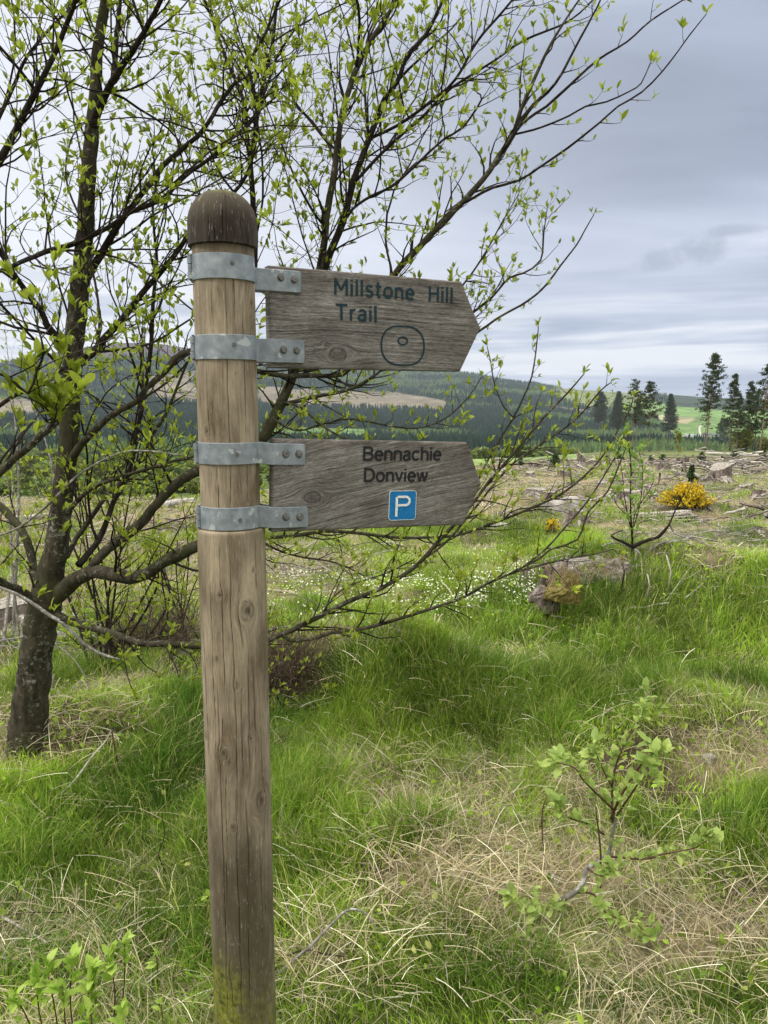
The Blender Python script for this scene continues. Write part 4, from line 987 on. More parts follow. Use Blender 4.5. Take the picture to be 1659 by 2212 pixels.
# (kind, depth of twigs, gap, length range, leaf, points)
LIMBS = [
 # upper left
 ('d', [(199, 278, D, 20), (222, 215, D - .1, 16), (250, 165, D - .2, 14), (270, 135, D - .25, 13), (300, 90, D - .3, 12), (322, 50, D - .35, 11), (348, 0, D - .4, 10), (380, -80, D - .5, 7)], 10, .09, (.2, .5), .036),
 ('d', [(222, 215, D - .08, 13), (245, 170, D, 12), (250, 100, D + .05, 11), (257, 30, D + .1, 10), (262, -40, D + .1, 9), (270, -120, D, 6)], 8, .10, (.2, .45), .036),
 ('d', [(-80, 470, 2.9, 20), (0, 345, 2.9, 17), (25, 300, 2.88, 15), (65, 220, 2.85, 14), (100, 155, 2.8, 12), (125, 100, 2.78, 11), (150, 40, 2.75, 10), (162, 0, 2.7, 9), (185, -80, 2.7, 7)], 10, .08, (.2, .5), .042),
 ('d', [(-40, 330, 3.1, 9), (0, 250, 3.1, 8), (30, 185, 3.1, 8), (60, 120, 3.0, 7), (110, 60, 3.0, 6), (170, 0, 3.0, 5), (200, -40, 3, 4)], 7, .08, (.15, .4), .036),
 ('d', [(171, 635, D, 20), (205, 570, D, 17), (230, 530, D, 15), (252, 492, D - .05, 14), (285, 445, D - .05, 13), (322, 400, D - .05, 12), (350, 360, D, 12), (385, 330, D, 11), (425, 295, D, 10), (450, 265, D, 9), (480, 215, D + .05, 9), (503, 185, D + .05, 8), (528, 148, D + .1, 7), (552, 110, D + .1, 7), (577, 65, D + .1, 6), (605, 0, D + .1, 5), (640, -60, D, 4)], 10, .085, (.2, .55), .034),
 ('d', [(-60, 600, D - .5, 9), (0, 585, D - .4, 9), (60, 560, D - .25, 10), (110, 540, D - .1, 11), (165, 525, D - .03, 11), (235, 490, D - .05, 10), (280, 460, D - .1, 10), (350, 430, D - .1, 10), (400, 380, D, 9), (450, 345, D, 8), (500, 300, D, 8), (545, 260, D + .1, 7), (575, 190, D + .1, 6), (600, 120, D + .2, 5), (640, 60, D + .2, 4)], 9, .085, (.2, .5), .034),
 ('d', [(155, 800, D, 22), (182, 775, D - .02, 19), (208, 753, D - .05, 17), (232, 724, D - .05, 16), (256, 700, D - .05, 15), (280, 668, D, 14), (310, 630, D, 13), (350, 585, D, 12), (385, 540, D, 11), (420, 490, D, 10), (470, 440, D, 9), (520, 400, D, 8), (548, 330, D, 7), (556, 240, D, 6), (540, 160, D, 5), (510, 90, D, 4)], 10, .09, (.2, .5), .032),
 ('d', [(548, 620, D + .2, 13), (551, 520, D + .2, 13), (546, 430, D + .2, 12), (541, 350, D + .2, 11), (533, 290, D + .2, 10), (528, 225, D + .2, 9), (505, 165, D + .25, 8), (482, 110, D + .3, 7), (460, 40, D + .3, 6), (450, -20, D + .3, 5)], 8, .09, (.2, .45), .034),
 ('d', [(541, 345, D + .2, 8), (556, 250, D + .2, 10), (565, 195, D + .2, 9), (580, 130, D + .2, 8), (592, 70, D + .2, 7), (598, 0, D + .2, 6), (603, -60, D, 5)], 8, .09, (.2, .4), .034),
 ('d', [(150, 765, D, 18), (131, 745, D - .05, 17), (119, 724, D - .08, 15), (101, 700, D - .1, 14), (90, 675, D - .12, 13), (45, 615, D - .2, 12), (0, 545, D - .3, 11), (-50, 470, D - .35, 9)], 8, .10, (.2, .4), .034),
 ('l', [(-60, 1075, 2.3, 17), (-20, 1035, 2.3, 17), (0, 1020, 2.3, 16), (30, 992, 2.3, 16), (60, 968, 2.28, 15), (89, 941, 2.27, 15), (119, 915, 2.25, 14), (122, 908, 2.25, 10)], 10, .15, (.1, .3), .048),
 ('l', [(146, 1005, D, 20), (179, 956, D - .1, 16), (202, 932, D - .12, 15), (232, 905, D - .15, 14), (262, 885, D - .2, 13), (295, 867, D - .2, 13), (315, 840, D - .2, 13), (342, 816, D - .2, 14), (366, 792, D - .2, 14), (396, 762, D - .2, 13), (450, 768, D - .15, 13), (520, 790, D - .1, 12), (575, 806, D, 12), (620, 812, D, 11), (656, 811, D, 11), (720, 811, D, 11), (757, 795, D, 12), (800, 710, D, 13), (848, 600, D, 14),
        (905, 535, D, 14), (955, 480, D, 14), (1000, 435, D, 13), (1045, 385, D, 12), (1080, 335, D, 12), (1110, 288, D, 11), (1124, 240, D, 9), (1150, 180, D, 8), (1190, 95, D, 6), (1245, 8, D, 4), (1290, -50, D, 3)], 10, .085, (.1, .34), .034),
 ('d', [(170, 1220, D, 16), (200, 1185, D + .1, 13), (223, 1147, D + .15, 12), (247, 1081, D + .2, 11), (268, 1039, D + .2, 11), (286, 995, D + .2, 10), (292, 950, D + .2, 10), (303, 900, D + .2, 10), (311, 852, D + .2, 10), (319, 807, D + .2, 10), (327, 733, D + .2, 9), (331, 650, D + .2, 8), (339, 565, D + .2, 7), (333, 500, D + .2, 6), (331, 425, D + .2, 5), (345, 380, D + .2, 4)], 8, .09, (.15, .4), .032),
 ('l', [(100, 1300, D, 46), (125, 1282, D - .01, 42), (142, 1268, D - .02, 38), (165, 1250, D - .04, 33), (198, 1236, D - .08, 30), (248, 1242, D - .12, 29), (281, 1248, D - .15, 28), (314, 1239, D - .18, 26), (347, 1219, D - .2, 25), (380, 1199, D - .22, 26), (430, 1176, D - .22, 24), (470, 1160, D - .2, 15), (520, 1162, D - .1, 9), (576, 1161, D, 8), (633, 1158, D, 8), (698, 1147, D, 8), (738, 1149, D, 7), (786, 1153, D, 7), (853, 1161, D, 7), (921, 1161, D, 6), (989, 1156, D, 6), (1068, 1129, D, 6), (1149, 1097, D, 5), (1214, 1066, D, 5), (1271, 1020, D, 4), (1303, 983, D, 4), (1332, 935, D, 3), (1360, 886, D, 3), (1368, 858, D, 2)], 14, .075, (.12, .34), .032),
 ('l', [(198, 1225, D - .08, 18), (231, 1186, D - .05, 21), (271, 1156, D, 22), (305, 1132, D, 21), (327, 1100, D, 20), (357, 1069, D, 20), (393, 1036, D, 21), (432, 1013, D, 22), (500, 985, D + .02, 22), (560, 955, D + .04, 24), (582, 918, D + .05, 26), (607, 872, D + .05, 22), (628, 823, D + .05, 20), (665, 700, D + .05, 19), (697, 545, D + .05, 15), (705, 470, D + .05, 15), (718, 400, D + .05, 14), (730, 300, D + .05, 13), (745, 220, D + .05, 12), (780, 125, D + .05, 11), (830, 45, D + .05, 9), (860, -10, D + .05, 7), (900, -80, D, 5)], 14, .085, (.2, .5), .034),
 ('d', [(665, 705, D + .05, 17), (705, 572, D + .1, 16), (740, 480, D + .1, 16), (765, 390, D + .12, 14), (797, 300, D + .15, 13), (830, 215, D + .15, 11), (850, 190, D + .15, 10), (865, 160, D + .15, 10), (880, 120, D + .15, 9), (920, 75, D + .15, 8), (945, 25, D + .15, 7), (965, -15, D + .15, 6)], 10, .09, (.2, .45), .034),
 ('d', [(797, 300, D + .15, 7), (860, 270, D + .15, 7), (930, 220, D + .1, 7), (985, 170, D + .1, 6), (1030, 90, D + .1, 6), (1090, 20, D + .1, 5), (1130, -30, D + .1, 4)], 7, .075, (.15, .35), .036),
 ('d', [(765, 395, D + .1, 7), (830, 325, D + .1, 7), (880, 280, D + .1, 7), (915, 250, D + .1, 7), (975, 190, D + .1, 6), (1070, 130, D + .1, 5), (1130, 88, D + .1, 5), (1230, 45, D + .1, 4), (1290, -10, D + .1, 3)], 7, .075, (.12, .3), .036),
 ('d', [(740, 470, D, 6), (790, 430, D, 6), (850, 400, D, 6), (910, 345, D, 6), (960, 300, D, 5), (1000, 275, D, 5), (1040, 215, D, 4), (1030, 200, D, 3)], 7, .07, (.12, .3), .034),
 ('r', [(1105, 292, D, 7), (1150, 230, D - .05, 7), (1200, 180, D - .1, 6), (1255, 80, D - .1, 5), (1290, 15, D - .1, 4), (1310, -30, D - .1, 3)], 7, .11, (.06, .16), .034),
 ('r', [(1085, 330, D - .02, 6), (1130, 265, D - .1, 6), (1180, 230, D - .1, 6), (1230, 185, D - .15, 6), (1290, 130, D - .15, 5), (1355, 90, D - .2, 4), (1405, 45, D - .2, 4), (1475, 0, D - .2, 3), (1520, -30, D - .2, 2)], 7, .22, (.05, .10), .038),
 ('r', [(1000, 440, D - .02, 6), (1065, 405, D - .1, 6), (1120, 390, D - .15, 5), (1190, 345, D - .15, 5), (1245, 305, D - .2, 5), (1295, 265, D - .2, 4.5), (1335, 230, D - .2, 4), (1385, 200, D - .2, 4), (1430, 155, D - .2, 3.6), (1465, 110, D - .2, 3), (1490, 75, D - .2, 3), (1526, 30, D - .2, 2)], 7, .13, (.05, .10), .036),
 ('r', [(1112, 290, D, 5), (1170, 275, D, 4.5), (1230, 250, D - .05, 4), (1265, 230, D - .05, 4), (1310, 220, D - .1, 3.5), (1360, 197, D - .1, 3), (1385, 180, D - .1, 3), (1405, 135, D - .1, 2)], 6, .12, (.05, .10), .034),
 ('l', [(640, 800, D + .3, 8), (740, 790, D + .35, 7), (850, 770, D + .4, 7), (950, 742, D + .4, 6), (1030, 718, D + .4, 6), (1070, 690, D + .4, 5), (1140, 650, D + .4, 5), (1180, 615, D + .4, 4.5), (1210, 575, D + .4, 4), (1245, 530, D + .4, 3.4), (1262, 500, D + .4, 3), (1283, 463, D + .4, 2)], 7, .08, (.08, .2), .034),
 ('l', [(900, 760, D + .5, 7), (1000, 690, D + .5, 6), (1035, 665, D + .5, 6), (1065, 640, D + .5, 5), (1100, 600, D + .5, 5), (1130, 590, D + .5, 4), (1168, 562, D + .5, 4), (1175, 500, D + .5, 3), (1182, 452, D + .5, 2)], 7, .06, (.1, .28), .034),
 ('l', [(720, 812, D, 5), (764, 839, D, 5), (790, 826, D, 5), (823, 800, D, 5), (900, 720, D + .1, 5), (980, 640, D + .2, 4.5), (1040, 560, D + .3, 4), (1085, 480, D + .3, 3), (1120, 420, D + .3, 2)], 7, .06, (.12, .3), .034),
 ('l', [(617, 873, D + .05, 10), (678, 857, D - .05, 9), (721, 850, D - .1, 8), (764, 838, D - .1, 7), (792, 822, D - .12, 7), (823, 800, D - .15, 6), (850, 760, D - .2, 5)], 8, .07, (.08, .2), .03),
 ('l', [(612, 868, D + .05, 6), (650, 880, D - .1, 5), (690, 915, D - .15, 5), (740, 945, D - .2, 4), (790, 960, D - .2, 3)], 6, .07, (.08, .16), .032),
 ('l', [(590, 905, D, 6), (640, 930, D - .1, 5), (700, 915, D - .1, 5), (760, 905, D - .1, 4.5), (830, 918, D - .1, 4), (900, 925, D - .1, 4), (960, 905, D - .1, 3.6), (1010, 860, D - .1, 3), (1040, 815, D - .1, 2)], 6, .06, (.06, .18), .034),
 # lower right sweep
 ('l', [(100, 1318, D, 24), (142, 1338, D - .05, 18), (179, 1352, D - .1, 16), (228, 1362, D - .14, 15), (278, 1381, D - .2, 14), (311, 1390, D - .22, 14), (377, 1391, D - .25, 14), (430, 1396, D - .28, 14), (510, 1394, D - .3, 13), (579, 1380, D - .3, 12), (616, 1368, D - .3, 12), (650, 1351, D - .3, 11), (701, 1327, D - .3, 11), (752, 1300, D - .3, 10), (802, 1280, D - .3, 9.5), (843, 1260, D - .3, 9), (887, 1232, D - .3, 9), (914, 1208, D - .3, 9), (945, 1171, D - .3, 8), (972, 1144, D - .3, 8), (1025, 1082, D - .3, 7), (1060, 1035, D - .3, 6.5), (1105, 985, D - .3, 6), (1150, 930, D - .3, 5.5), (1190, 885, D - .3, 5), (1225, 850, D - .3, 4), (1262, 807, D - .3, 2.5)], 12, .07, (.1, .28), .034),
 ('l', [(609, 1370, D - .3, 8), (622, 1381, D - .3, 8), (640, 1384, D - .3, 8), (684, 1378, D - .33, 8), (718, 1366, D - .35, 8), (769, 1361, D - .38, 8), (819, 1349, D - .4, 8), (870, 1334, D - .42, 7.5), (904, 1324, D - .44, 7), (955, 1307, D - .46, 7), (1006, 1288, D - .48, 6), (1048, 1263, D - .5, 5.5), (1093, 1243, D - .5, 5), (1162, 1222, D - .5, 4.4), (1230, 1206, D - .5, 4), (1279, 1198, D - .5, 3.5), (1325, 1186, D - .5, 2)], 8, .06, (.06, .18), .032),
 ('l', [(1100, 1240, D - .5, 5), (1166, 1206, D - .5, 4.5), (1190, 1186, D - .5, 4.5), (1247, 1166, D - .52, 4.3), (1271, 1105, D - .52, 4), (1311, 1064, D - .55, 4), (1336, 1008, D - .55, 3.4), (1352, 967, D - .55, 2.2)], 6, .10, (.04, .12), .032),
 ('l', [(1115, 1236, D - .5, 4.6), (1180, 1185, D - .5, 4.4), (1215, 1145, D - .5, 4.2), (1262, 1092, D - .5, 4), (1290, 1052, D - .5, 3.6), (1330, 985, D - .5, 3), (1350, 945, D - .5, 2.2)], 6, .12, (.04, .10), .030),
 ('l', [(560, 1165, D - .1, 5), (576, 1175, D - .1, 5), (609, 1192, D - .1, 5), (660, 1205, D - .12, 4.5), (711, 1212, D - .15, 4), (752, 1226, D - .15, 3.5), (788, 1245, D - .15, 3)], 6, .06, (.08, .2), .03),
 ('l', [(914, 1208, D - .3, 5), (960, 1175, D - .3, 5), (1024, 1100, D - .2, 5), (1089, 1020, D - .2, 5), (1130, 985, D - .2, 4.6), (1182, 951, D - .2, 4.3), (1247, 903, D - .2, 4), (1295, 846, D - .2, 3.4), (1320, 826, D - .2, 2.4)], 7, .07, (.06, .18), .034),
 ('l', [(990, 1125, D - .3, 5), (1028, 1048, D - .1, 5), (1060, 983, D, 4.6), (1109, 902, D, 4.3), (1129, 862, D, 4), (1149, 813, D, 3.6), (1160, 740, D, 3), (1163, 705, D, 2)], 7, .09, (.05, .14), .032),
 ('l', [(1109, 902, D, 3.6), (1088, 878, D, 3.4), (1068, 830, D, 3), (1060, 781, D, 2.6), (1052, 748, D, 1.8)], 5, .07, (.04, .09), .030),
 ('l', [(690, 1335, D - .3, 4), (720, 1290, D - .3, 4), (760, 1262, D - .3, 3.6), (830, 1240, D - .3, 3.4), (900, 1205, D - .3, 3)], 5, .05, (.06, .16), .03),
 # left-hand low limbs
 ('l', [(95, 1322, D, 26), (70, 1297, D - .03, 22), (45, 1277, D - .06, 20), (20, 1268, D - .1, 20), (0, 1258, D - .12, 20), (-40, 1235, D - .2, 18), (-100, 1190, D - .3, 15)], 10, .12, (.15, .4), .034),
 ('l', [(90, 1315, D + .1, 22), (78, 1260, D + .15, 20), (70, 1215, D + .2, 19), (57, 1165, D + .22, 18), (33, 1128, D + .25, 17), (0, 1092, D + .3, 16), (-40, 1060, D + .3, 14)], 10, .12, (.15, .4), .032),
 ('p', [(-20, 1262, D - .55, 6), (33, 1282, D - .55, 7), (79, 1309, D - .55, 8), (106, 1328, D - .55, 8.5), (146, 1355, D - .55, 8), (179, 1388, D - .55, 7.5), (215, 1411, D - .55, 7), (258, 1425, D - .55, 5)], 8, .13, (.06, .2), .04),
 ('l', [(145, 1203, D, 11), (165, 1163, D + .1, 11), (198, 1117, D + .15, 11), (215, 1090, D + .15, 10), (240, 1060, D + .2, 10), (268, 1035, D + .2, 10), (300, 1000, D + .3, 9), (328, 941, D + .3, 8), (357, 896, D + .3, 7), (387, 825, D + .3, 6), (410, 770, D + .3, 5)], 8, .09, (.15, .35), .030),
 ('l', [(130, 1125, D, 12), (190, 1060, D - .1, 10), (260, 1030, D - .2, 8), (330, 1010, D - .3, 7), (380, 995, D - .3, 6), (425, 985, D - .3, 5)], 7, .08, (.1, .3), .032),
 ('p', [(-30, 1165, D - .6, 5), (40, 1140, D - .6, 5), (110, 1085, D - .6, 5), (170, 1025, D - .6, 5), (260, 978, D - .6, 4), (330, 975, D - .6, 4), (400, 985, D - .6, 3)], 6, .10, (.08, .2), .036),
 ('d', [(-30, 800, D - .9, 7), (20, 815, D - .9, 7), (60, 850, D - .9, 6), (80, 800, D - .9, 5), (95, 760, D - .9, 5), (80, 700, D - .9, 4), (70, 650, D - .9, 3)], 6, .09, (.1, .3), .042),
 ('d', [(-40, 905, D - .3, 9), (30, 855, D - .3, 9), (80, 835, D - .3, 8), (130, 800, D - .2, 8), (190, 765, D - .2, 7), (260, 755, D - .3, 6), (330, 740, D - .4, 5), (410, 690, D - .4, 4)], 7, .08, (.12, .3), .034),
]
LV = Leaves(); TW = MB(); nlimb = 0
for kind, pts, seg_, gap, Lr, leaf in LIMBS:
    q = limb(pts); mb = MB(); bark_tube(mb, q, seg_, .14)
    mat = {'d': BARK, 'l': BARKG, 'p': BARKP, 'r': BARK}[kind]
    mb.build('branch', mat, tree)
    clothe(TW, LV, q, gap * (.44 if kind != 'r' else .9), Lr, leaf, env if kind != 'r' else None, 1 if kind != 'r' else 0, .12 if kind != 'r' else .2, sub=.8)
# finer inner branches filling the crown
def wander(p, d, L, r, up, lim, seg=6, bend=.09):
    n = max(6, int(L / .06)); pts = [[*p, r]]; d = nrm(d); dr = rng.normal(size=3) * .03
    for i in range(n):
        if rng.random() < .12: dr = rng.normal(size=3) * bend * .6
        d = nrm(d + rng.normal(size=3) * bend + dr + np.array([0, 0, up])); q = np.array(pts[-1][:3]) + d * L / n
        if not limit_ok(q, lim): break
        pts.append([*q, max(.0011, r * (1 - .78 * (i + 1) / n))])
    return np.array(pts)
fill_lim = lambda x, y: x < (1010 if y < 700 else 560) and x > -260 and y > -180
seeds = []
for kind, pts, *_ in LIMBS[:24]:
    if kind == 'r': continue
    q = limb(pts)
    for i in range(4, len(q) - 4, 7): seeds.append((q[i, :3], nrm(q[i + 1, :3] - q[i - 1, :3]), q[i, 3]))
for i in range(60, len(trunk) - 6, 5): seeds.append((trunk[i, :3], nrm(trunk[i + 1, :3] - trunk[i - 1, :3]), trunk[i, 3] * .4))
rng.shuffle(idx := np.arange(len(seeds)))
FB = 0
for ii in idx[:330]:
    p, t_, r = seeds[ii]; x, y = proj(*p)
    if x > 980 or y > 1250: continue
    sd_ = nrm(rng.normal(size=3) * np.array([1, .9, .7])); d = nrm(t_ * .6 + sd_ * .9 + np.array([0, 0, .25]))
    q = wander(p, d, rng.uniform(.5, 1.3), min(r * .6, rng.uniform(.003, .0065)), rng.uniform(-.01, .05), fill_lim)
    if len(q) < 6: continue
    mb = MB(); tube(TW, q[:, :3], q[:, 3], 6, True, .12)
    clothe(TW, LV, q, .10, (.12, .36), .037 if y < 900 else .033, fill_lim, 1, .15, sub=.75); FB += 1
# the close spray of large fresh leaves at the end of the cut limb
for k in range(9):
    p0 = P(112 + rng.uniform(-14, 12), 912, 2.25); tgt = P([140, 165, 60, 90, 130, 110, 30, 175, 75][k], [760, 810, 800, 830, 850, 880, 850, 850, 780][k], 2.2 + rng.uniform(-.08, .08))
    q = smoothpath([[*p0, .0022], [*((p0 + tgt) / 2 + rng.normal(size=3) * .015), .0018], [*tgt, .0011]], n=6); tube(TW, q[:, :3], q[:, 3], 5)
    for i in range(3, len(q), 2): LV.cluster(q[i, :3], nrm(tgt - p0) + rng.normal(size=3) * .4, .05, 4)
    LV.cluster(q[-1, :3], tgt - p0, .058, 6)
tw = TW.build('twigs', TWIG, tree); LV.build('leaves', LEAF, tree)
print('leaves', len(LV.p), 'fill', FB)

# ================================================================== SHRUBS, SAPLINGS
def sprout(base, tips, mat, r0=.005, leaf=.03, gap=.05, lv=None, mb=None, mid=.25):
    """stems rising from one root towards tips"""
    for tp in tips:
        m_ = base * (1 - .5) + tp * .5 + rng.normal(size=3) * mid * np.linalg.norm(tp - base) * .35; q = smoothpath([[*base, r0], [*m_, r0 * .7], [*tp, .0011]], step=.03)
        tube(mb, q[:, :3], q[:, 3], 5, True, .1); clothe(mb, lv, q, gap, (.05, .16), leaf, None, 0, .25, up=.05)
def shrub(name, label, cat, px, py, tips, leafm, twm, r0, leaf, gap, depth=1, Lr=(.1, .3), dy=.5, group=None, rows=None):
    g = G(px, py); th = thing(name, label, cat, g, group); mb = MB(); lv = Leaves()
    for (tx, ty, dd) in tips:
        b0 = g + np.array([rng.normal() * .06, rng.normal() * .06, -.03]); tp = P(tx, ty, g[1] + dd); m_ = b0 * .45 + tp * .55 + rng.normal(size=3) * .07
        q = smoothpath([[*b0, r0 * rng.uniform(.6, 1)], [*m_, r0 * .6], [*tp, .0012]], step=.04); tube(mb, q[:, :3], q[:, 3], 6, True, .12)
        clothe(mb, lv, q, gap, Lr, leaf, None, depth, .2, up=.04, rmax=.003)
    mb.build('stems', twm, th); lv.build('leaves', leafm, th); return th
BG = [(rng.uniform(60, 440), rng.uniform(850, 1200), rng.uniform(-.5, .7)) for _ in range(11)]
shrub('leafy_shrub', 'thin many-stemmed shrub with yellow-green leaves right behind the big tree trunk', 'shrub', 245, 1450, BG, LEAF, TWIG, .009, .036, .075, 1, (.15, .4))
shrub('leafy_shrub', 'loose leafy shrub rising behind the post between the big tree and the lower board', 'shrub', 400, 1390, [(rng.uniform(330, 560), rng.uniform(980, 1280), rng.uniform(-.3, .6)) for _ in range(7)], LEAF, TWIG, .007, .034, .075, 1, (.12, .35))
shrub('leafy_shrub', 'slender shrub with pale stems at the left edge behind the trunk', 'shrub', 20, 1400, [(-60, 900, .3), (10, 700, .4), (55, 820, .5), (30, 1000, .2), (120, 1010, .8), (-30, 1120, 0)], LEAF, BARKP, .012, .028, .12, 1, (.15, .4))
shrub('leafy_shrub', 'low twiggy shoots with small leaves at the foot of the post on its right side', 'shrub', 600, 1560, [(690, 1440, -.2), (640, 1400, 0), (710, 1490, -.1), (600, 1430, .1), (590, 1500, -.3)], LEAF, TWIG, .004, .030, .05, 0, (.05, .14))
_m, t, b = newmat('dead_heather', .95, spec=.05); HEATH = _m; t.link(t.ramp(t.node('ShaderNodeNewGeometry').outputs['Random Per Island'], [(0, (.05, .035, .025)), (.6, (.12, .085, .06)), (1, (.20, .15, .11))]), b.inputs['Base Color'])
def heather(px, py, rad, h, n, label):
    g = G(px, py); th = MB()
    for k in range(n):
        a = rng.random() * 6.28; r_ = rad * rng.random() ** .5; p0 = g + np.array([math.cos(a) * r_ * .4, math.sin(a) * r_ * .4, -.02]); d = nrm(np.array([math.cos(a) * r_, math.sin(a) * r_, h * rng.uniform(.5, 1)])); L = h * rng.uniform(.5, 1.1)
        q = wander(p0, d, L, .0016, .03, None, bend=.22); 
        if len(q) > 2: tube(th, q[:, :3], q[:, 3], 3, False)
        for j in range(3):
            if len(q) > 4:
                i = rng.integers(2, len(q)); q2 = wander(q[i, :3], d + rng.normal(size=3) * .6, L * .35, .0010, .05, None, bend=.25)
                if len(q2) > 2: tube(th, q2[:, :3], q2[:, 3], 3, False)
    return tag(th.build('heather_bush', HEATH, None, False, g), label, 'heather')
heather(615, 1490, .30, .42, 420, 'dark brown leafless heather bush just right of the post')
heather(330, 1420, .30, .40, 280, 'tangle of brown dead heather between the big tree and the post')

# young willow in the grass, lower right
g = G(1215, 1985); wy = g[1]; wl = thing('willow_sapling', 'crooked willow sapling with soft grey-green leaves standing in the straw', 'sapling', g)
def wp(x, y, Y, w): p = P(1069.8 + .3551 * x, 1481 + .3551 * y, Y); return [*p, w]
mb = MB(); lv = Leaves(); Y0 = wy
rows = [
 ([wp(400, 1400, Y0, .006), wp(400, 1310, Y0, .008), wp(470, 1268, Y0 - .03, .008), wp(540, 1190, Y0, .0075), wp(552, 1120, Y0 + .02, .007), wp(610, 1080, Y0 + .03, .007), wp(690, 1020, Y0 + .05, .006), wp(712, 900, Y0 + .05, .005), wp(740, 810, Y0 + .05, .004)], 0, BARKP),
 ([wp(705, 810, Y0 + .05, .0042), wp(760, 680, Y0 + .02, .004), wp(860, 520, Y0, .0034), wp(930, 430, Y0 - .02, .0026), wp(1000, 400, Y0 - .03, .0015)], 1, REDT),
 ([wp(715, 830, Y0 + .05, .004), wp(712, 600, Y0 + .1, .0036), wp(740, 470, Y0 + .12, .003), wp(800, 330, Y0 + .12, .0026), wp(880, 210, Y0 + .12, .002), wp(912, 140, Y0 + .1, .0012)], 1, REDT),
 ([wp(725, 760, Y0 + .05, .0034), wp(625, 665, Y0 + .02, .003), wp(540, 580, Y0, .0026), wp(480, 500, Y0 - .02, .002), (wp(375, 468, Y0 - .03, .0012))], 1, REDT),
 ([wp(660, 905, Y0 + .04, .0034), wp(560, 840, Y0, .003), wp(450, 805, Y0 - .04, .0024), wp(385, 745, Y0 - .05, .0012)], 1, REDT),
 ([wp(690, 1040, Y0 + .04, .0036), wp(900, 1055, Y0 - .02, .0034), wp(1000, 1030, Y0 - .04, .003), wp(1100, 1010, Y0 - .05, .0024), wp(1220, 985, Y0 - .06, .0018), wp(1310, 925, Y0 - .06, .0011)], 1, REDT),
 ([wp(712, 620, Y0 + .08, .0026), wp(650, 500, Y0 + .1, .0022), wp(612, 410, Y0 + .1, .0017), wp(595, 370, Y0 + .1, .001)], 1, REDT),
 ([wp(740, 790, Y0, .003), wp(840, 640, Y0 - .06, .0026), wp(900, 560, Y0 - .08, .002), wp(965, 530, Y0 - .08, .0011)], 1, REDT),
 ([wp(420, 1300, Y0, .0036), wp(310, 1370, Y0 - .08, .003), wp(210, 1380, Y0 - .1, .0022), wp(150, 1325, Y0 - .1, .0012)], 1, REDT),
 ([wp(310, 1375, Y0 - .08, .0026), wp(270, 1440, Y0 - .12, .002), wp(240, 1480, Y0 - .13, .0012)], 1, REDT),
 ([wp(560, 1110, Y0, .003), wp(640, 1160, Y0 - .05, .0026), wp(700, 1130, Y0 - .07, .0014)], 1, REDT),
 ([wp(480, 1260, Y0, .003), wp(600, 1270, Y0 - .06, .0026), wp(660, 1370, Y0 - .1, .0022), wp(780, 1430, Y0 - .12, .002), wp(850, 1440, Y0 - .13, .0016), wp(950, 1540, Y0 - .15, .001)], 1, REDT),
 ([wp(640, 1230, Y0 - .03, .003), wp(640, 1000, Y0 - .02, .0028), wp(615, 780, Y0 - .02, .002), wp(610, 740, Y0, .001)], 2, REDT),
 ([wp(420, 1280, Y0 + .05, .002), wp(330, 1120, Y0 + .1, .0016), wp(290, 1010, Y0 + .1, .001)], 2, BARKP),
]
mbs = {}
for pts, kd, mt in rows:
    q = smoothpath(pts, step=.02); m_ = mbs.setdefault(mt.name, (MB(), mt))[0]; tube(m_, q[:, :3], q[:, 3], 8, True, .15)
    if kd == 1:
        s = 0
        for i in range(2, len(q)):
            s += np.linalg.norm(q[i, :3] - q[i - 1, :3])
            if s > .011: s = 0; lv.cluster(q[i, :3] + rng.normal(size=3) * .006, nrm(q[i, :3] - q[i - 1, :3]) + rng.normal(size=3) * .9, rng.uniform(.026, .040), rng.integers(3, 6), 1.0)
        for _ in range(5): lv.cluster(q[-1, :3] + rng.normal(size=3) * .016, rng.normal(size=3), .044, 5, .9)
    elif kd == 0:
        for i in range(14, len(q), 2): lv.cluster(q[i, :3] + rng.normal(size=3) * .02, rng.normal(size=3), .032, 4, 1.0)
mbs['bark_pale'][0].build('stem', BARKP, wl); mbs['red_shoot'][0].build('shoots', REDT, wl); lv.build('leaves', LEAFS, wl, 1.35)
# a bare red shoot beside it
q = smoothpath([[*G(1174, 1850), .003], [*P(1171, 1790, G(1174, 1850)[1]), .0026], [*P(1172, 1750, G(1174, 1850)[1]), .0022], [*P(1181, 1720, G(1174, 1850)[1]), .001]], n=6)
mb = MB(); tube(mb, q[:, :3], q[:, 3], 6); tag(mb.build('bare_shoot', REDT, None, True, q[0, :3]), 'single bare dark red shoot standing left of the willow sapling', 'shoot')
# bright fresh leaves, bottom left
g = G(170, 2300); sp_o = thing('leafy_sapling', 'bright yellow-green sapling leaves poking up at the bottom left corner', 'sapling', g)
mb = MB(); lv = Leaves()
for (x, y, dd) in [(269, 2038, .05), (240, 2070, .0), (197, 2118, .02), (156, 2078, .05), (135, 2130, -.02), (80, 2115, .05), (33, 2151, .05), (266, 2192, -.1), (193, 2198, -.1), (200, 2090, .02), (100, 2090, .05)]:
    tp = P(x, y, g[1] + dd - .10); b0 = np.array([g[0] + (tp[0] - g[0]) * .55, g[1] + (tp[1] - g[1]) * .6, 0]); b0[2] = gz(b0[0], b0[1]) - .01
    q = smoothpath([[*b0, .0022], [*(b0 * .4 + tp * .6 + rng.normal(size=3) * .01), .0018], [*tp, .0012]], n=6); tube(mb, q[:, :3], q[:, 3], 5)
    for k in range(5): lv.cluster(tp - np.array([0, 0, .014]) * k, rng.normal(size=3) * .6 + np.array([0, -.4, .5]), .040 - .002 * k, 4, .95)
mb.build('stems', REDT, sp_o); lv.build('leaves', LEAFN, sp_o, 1.35)
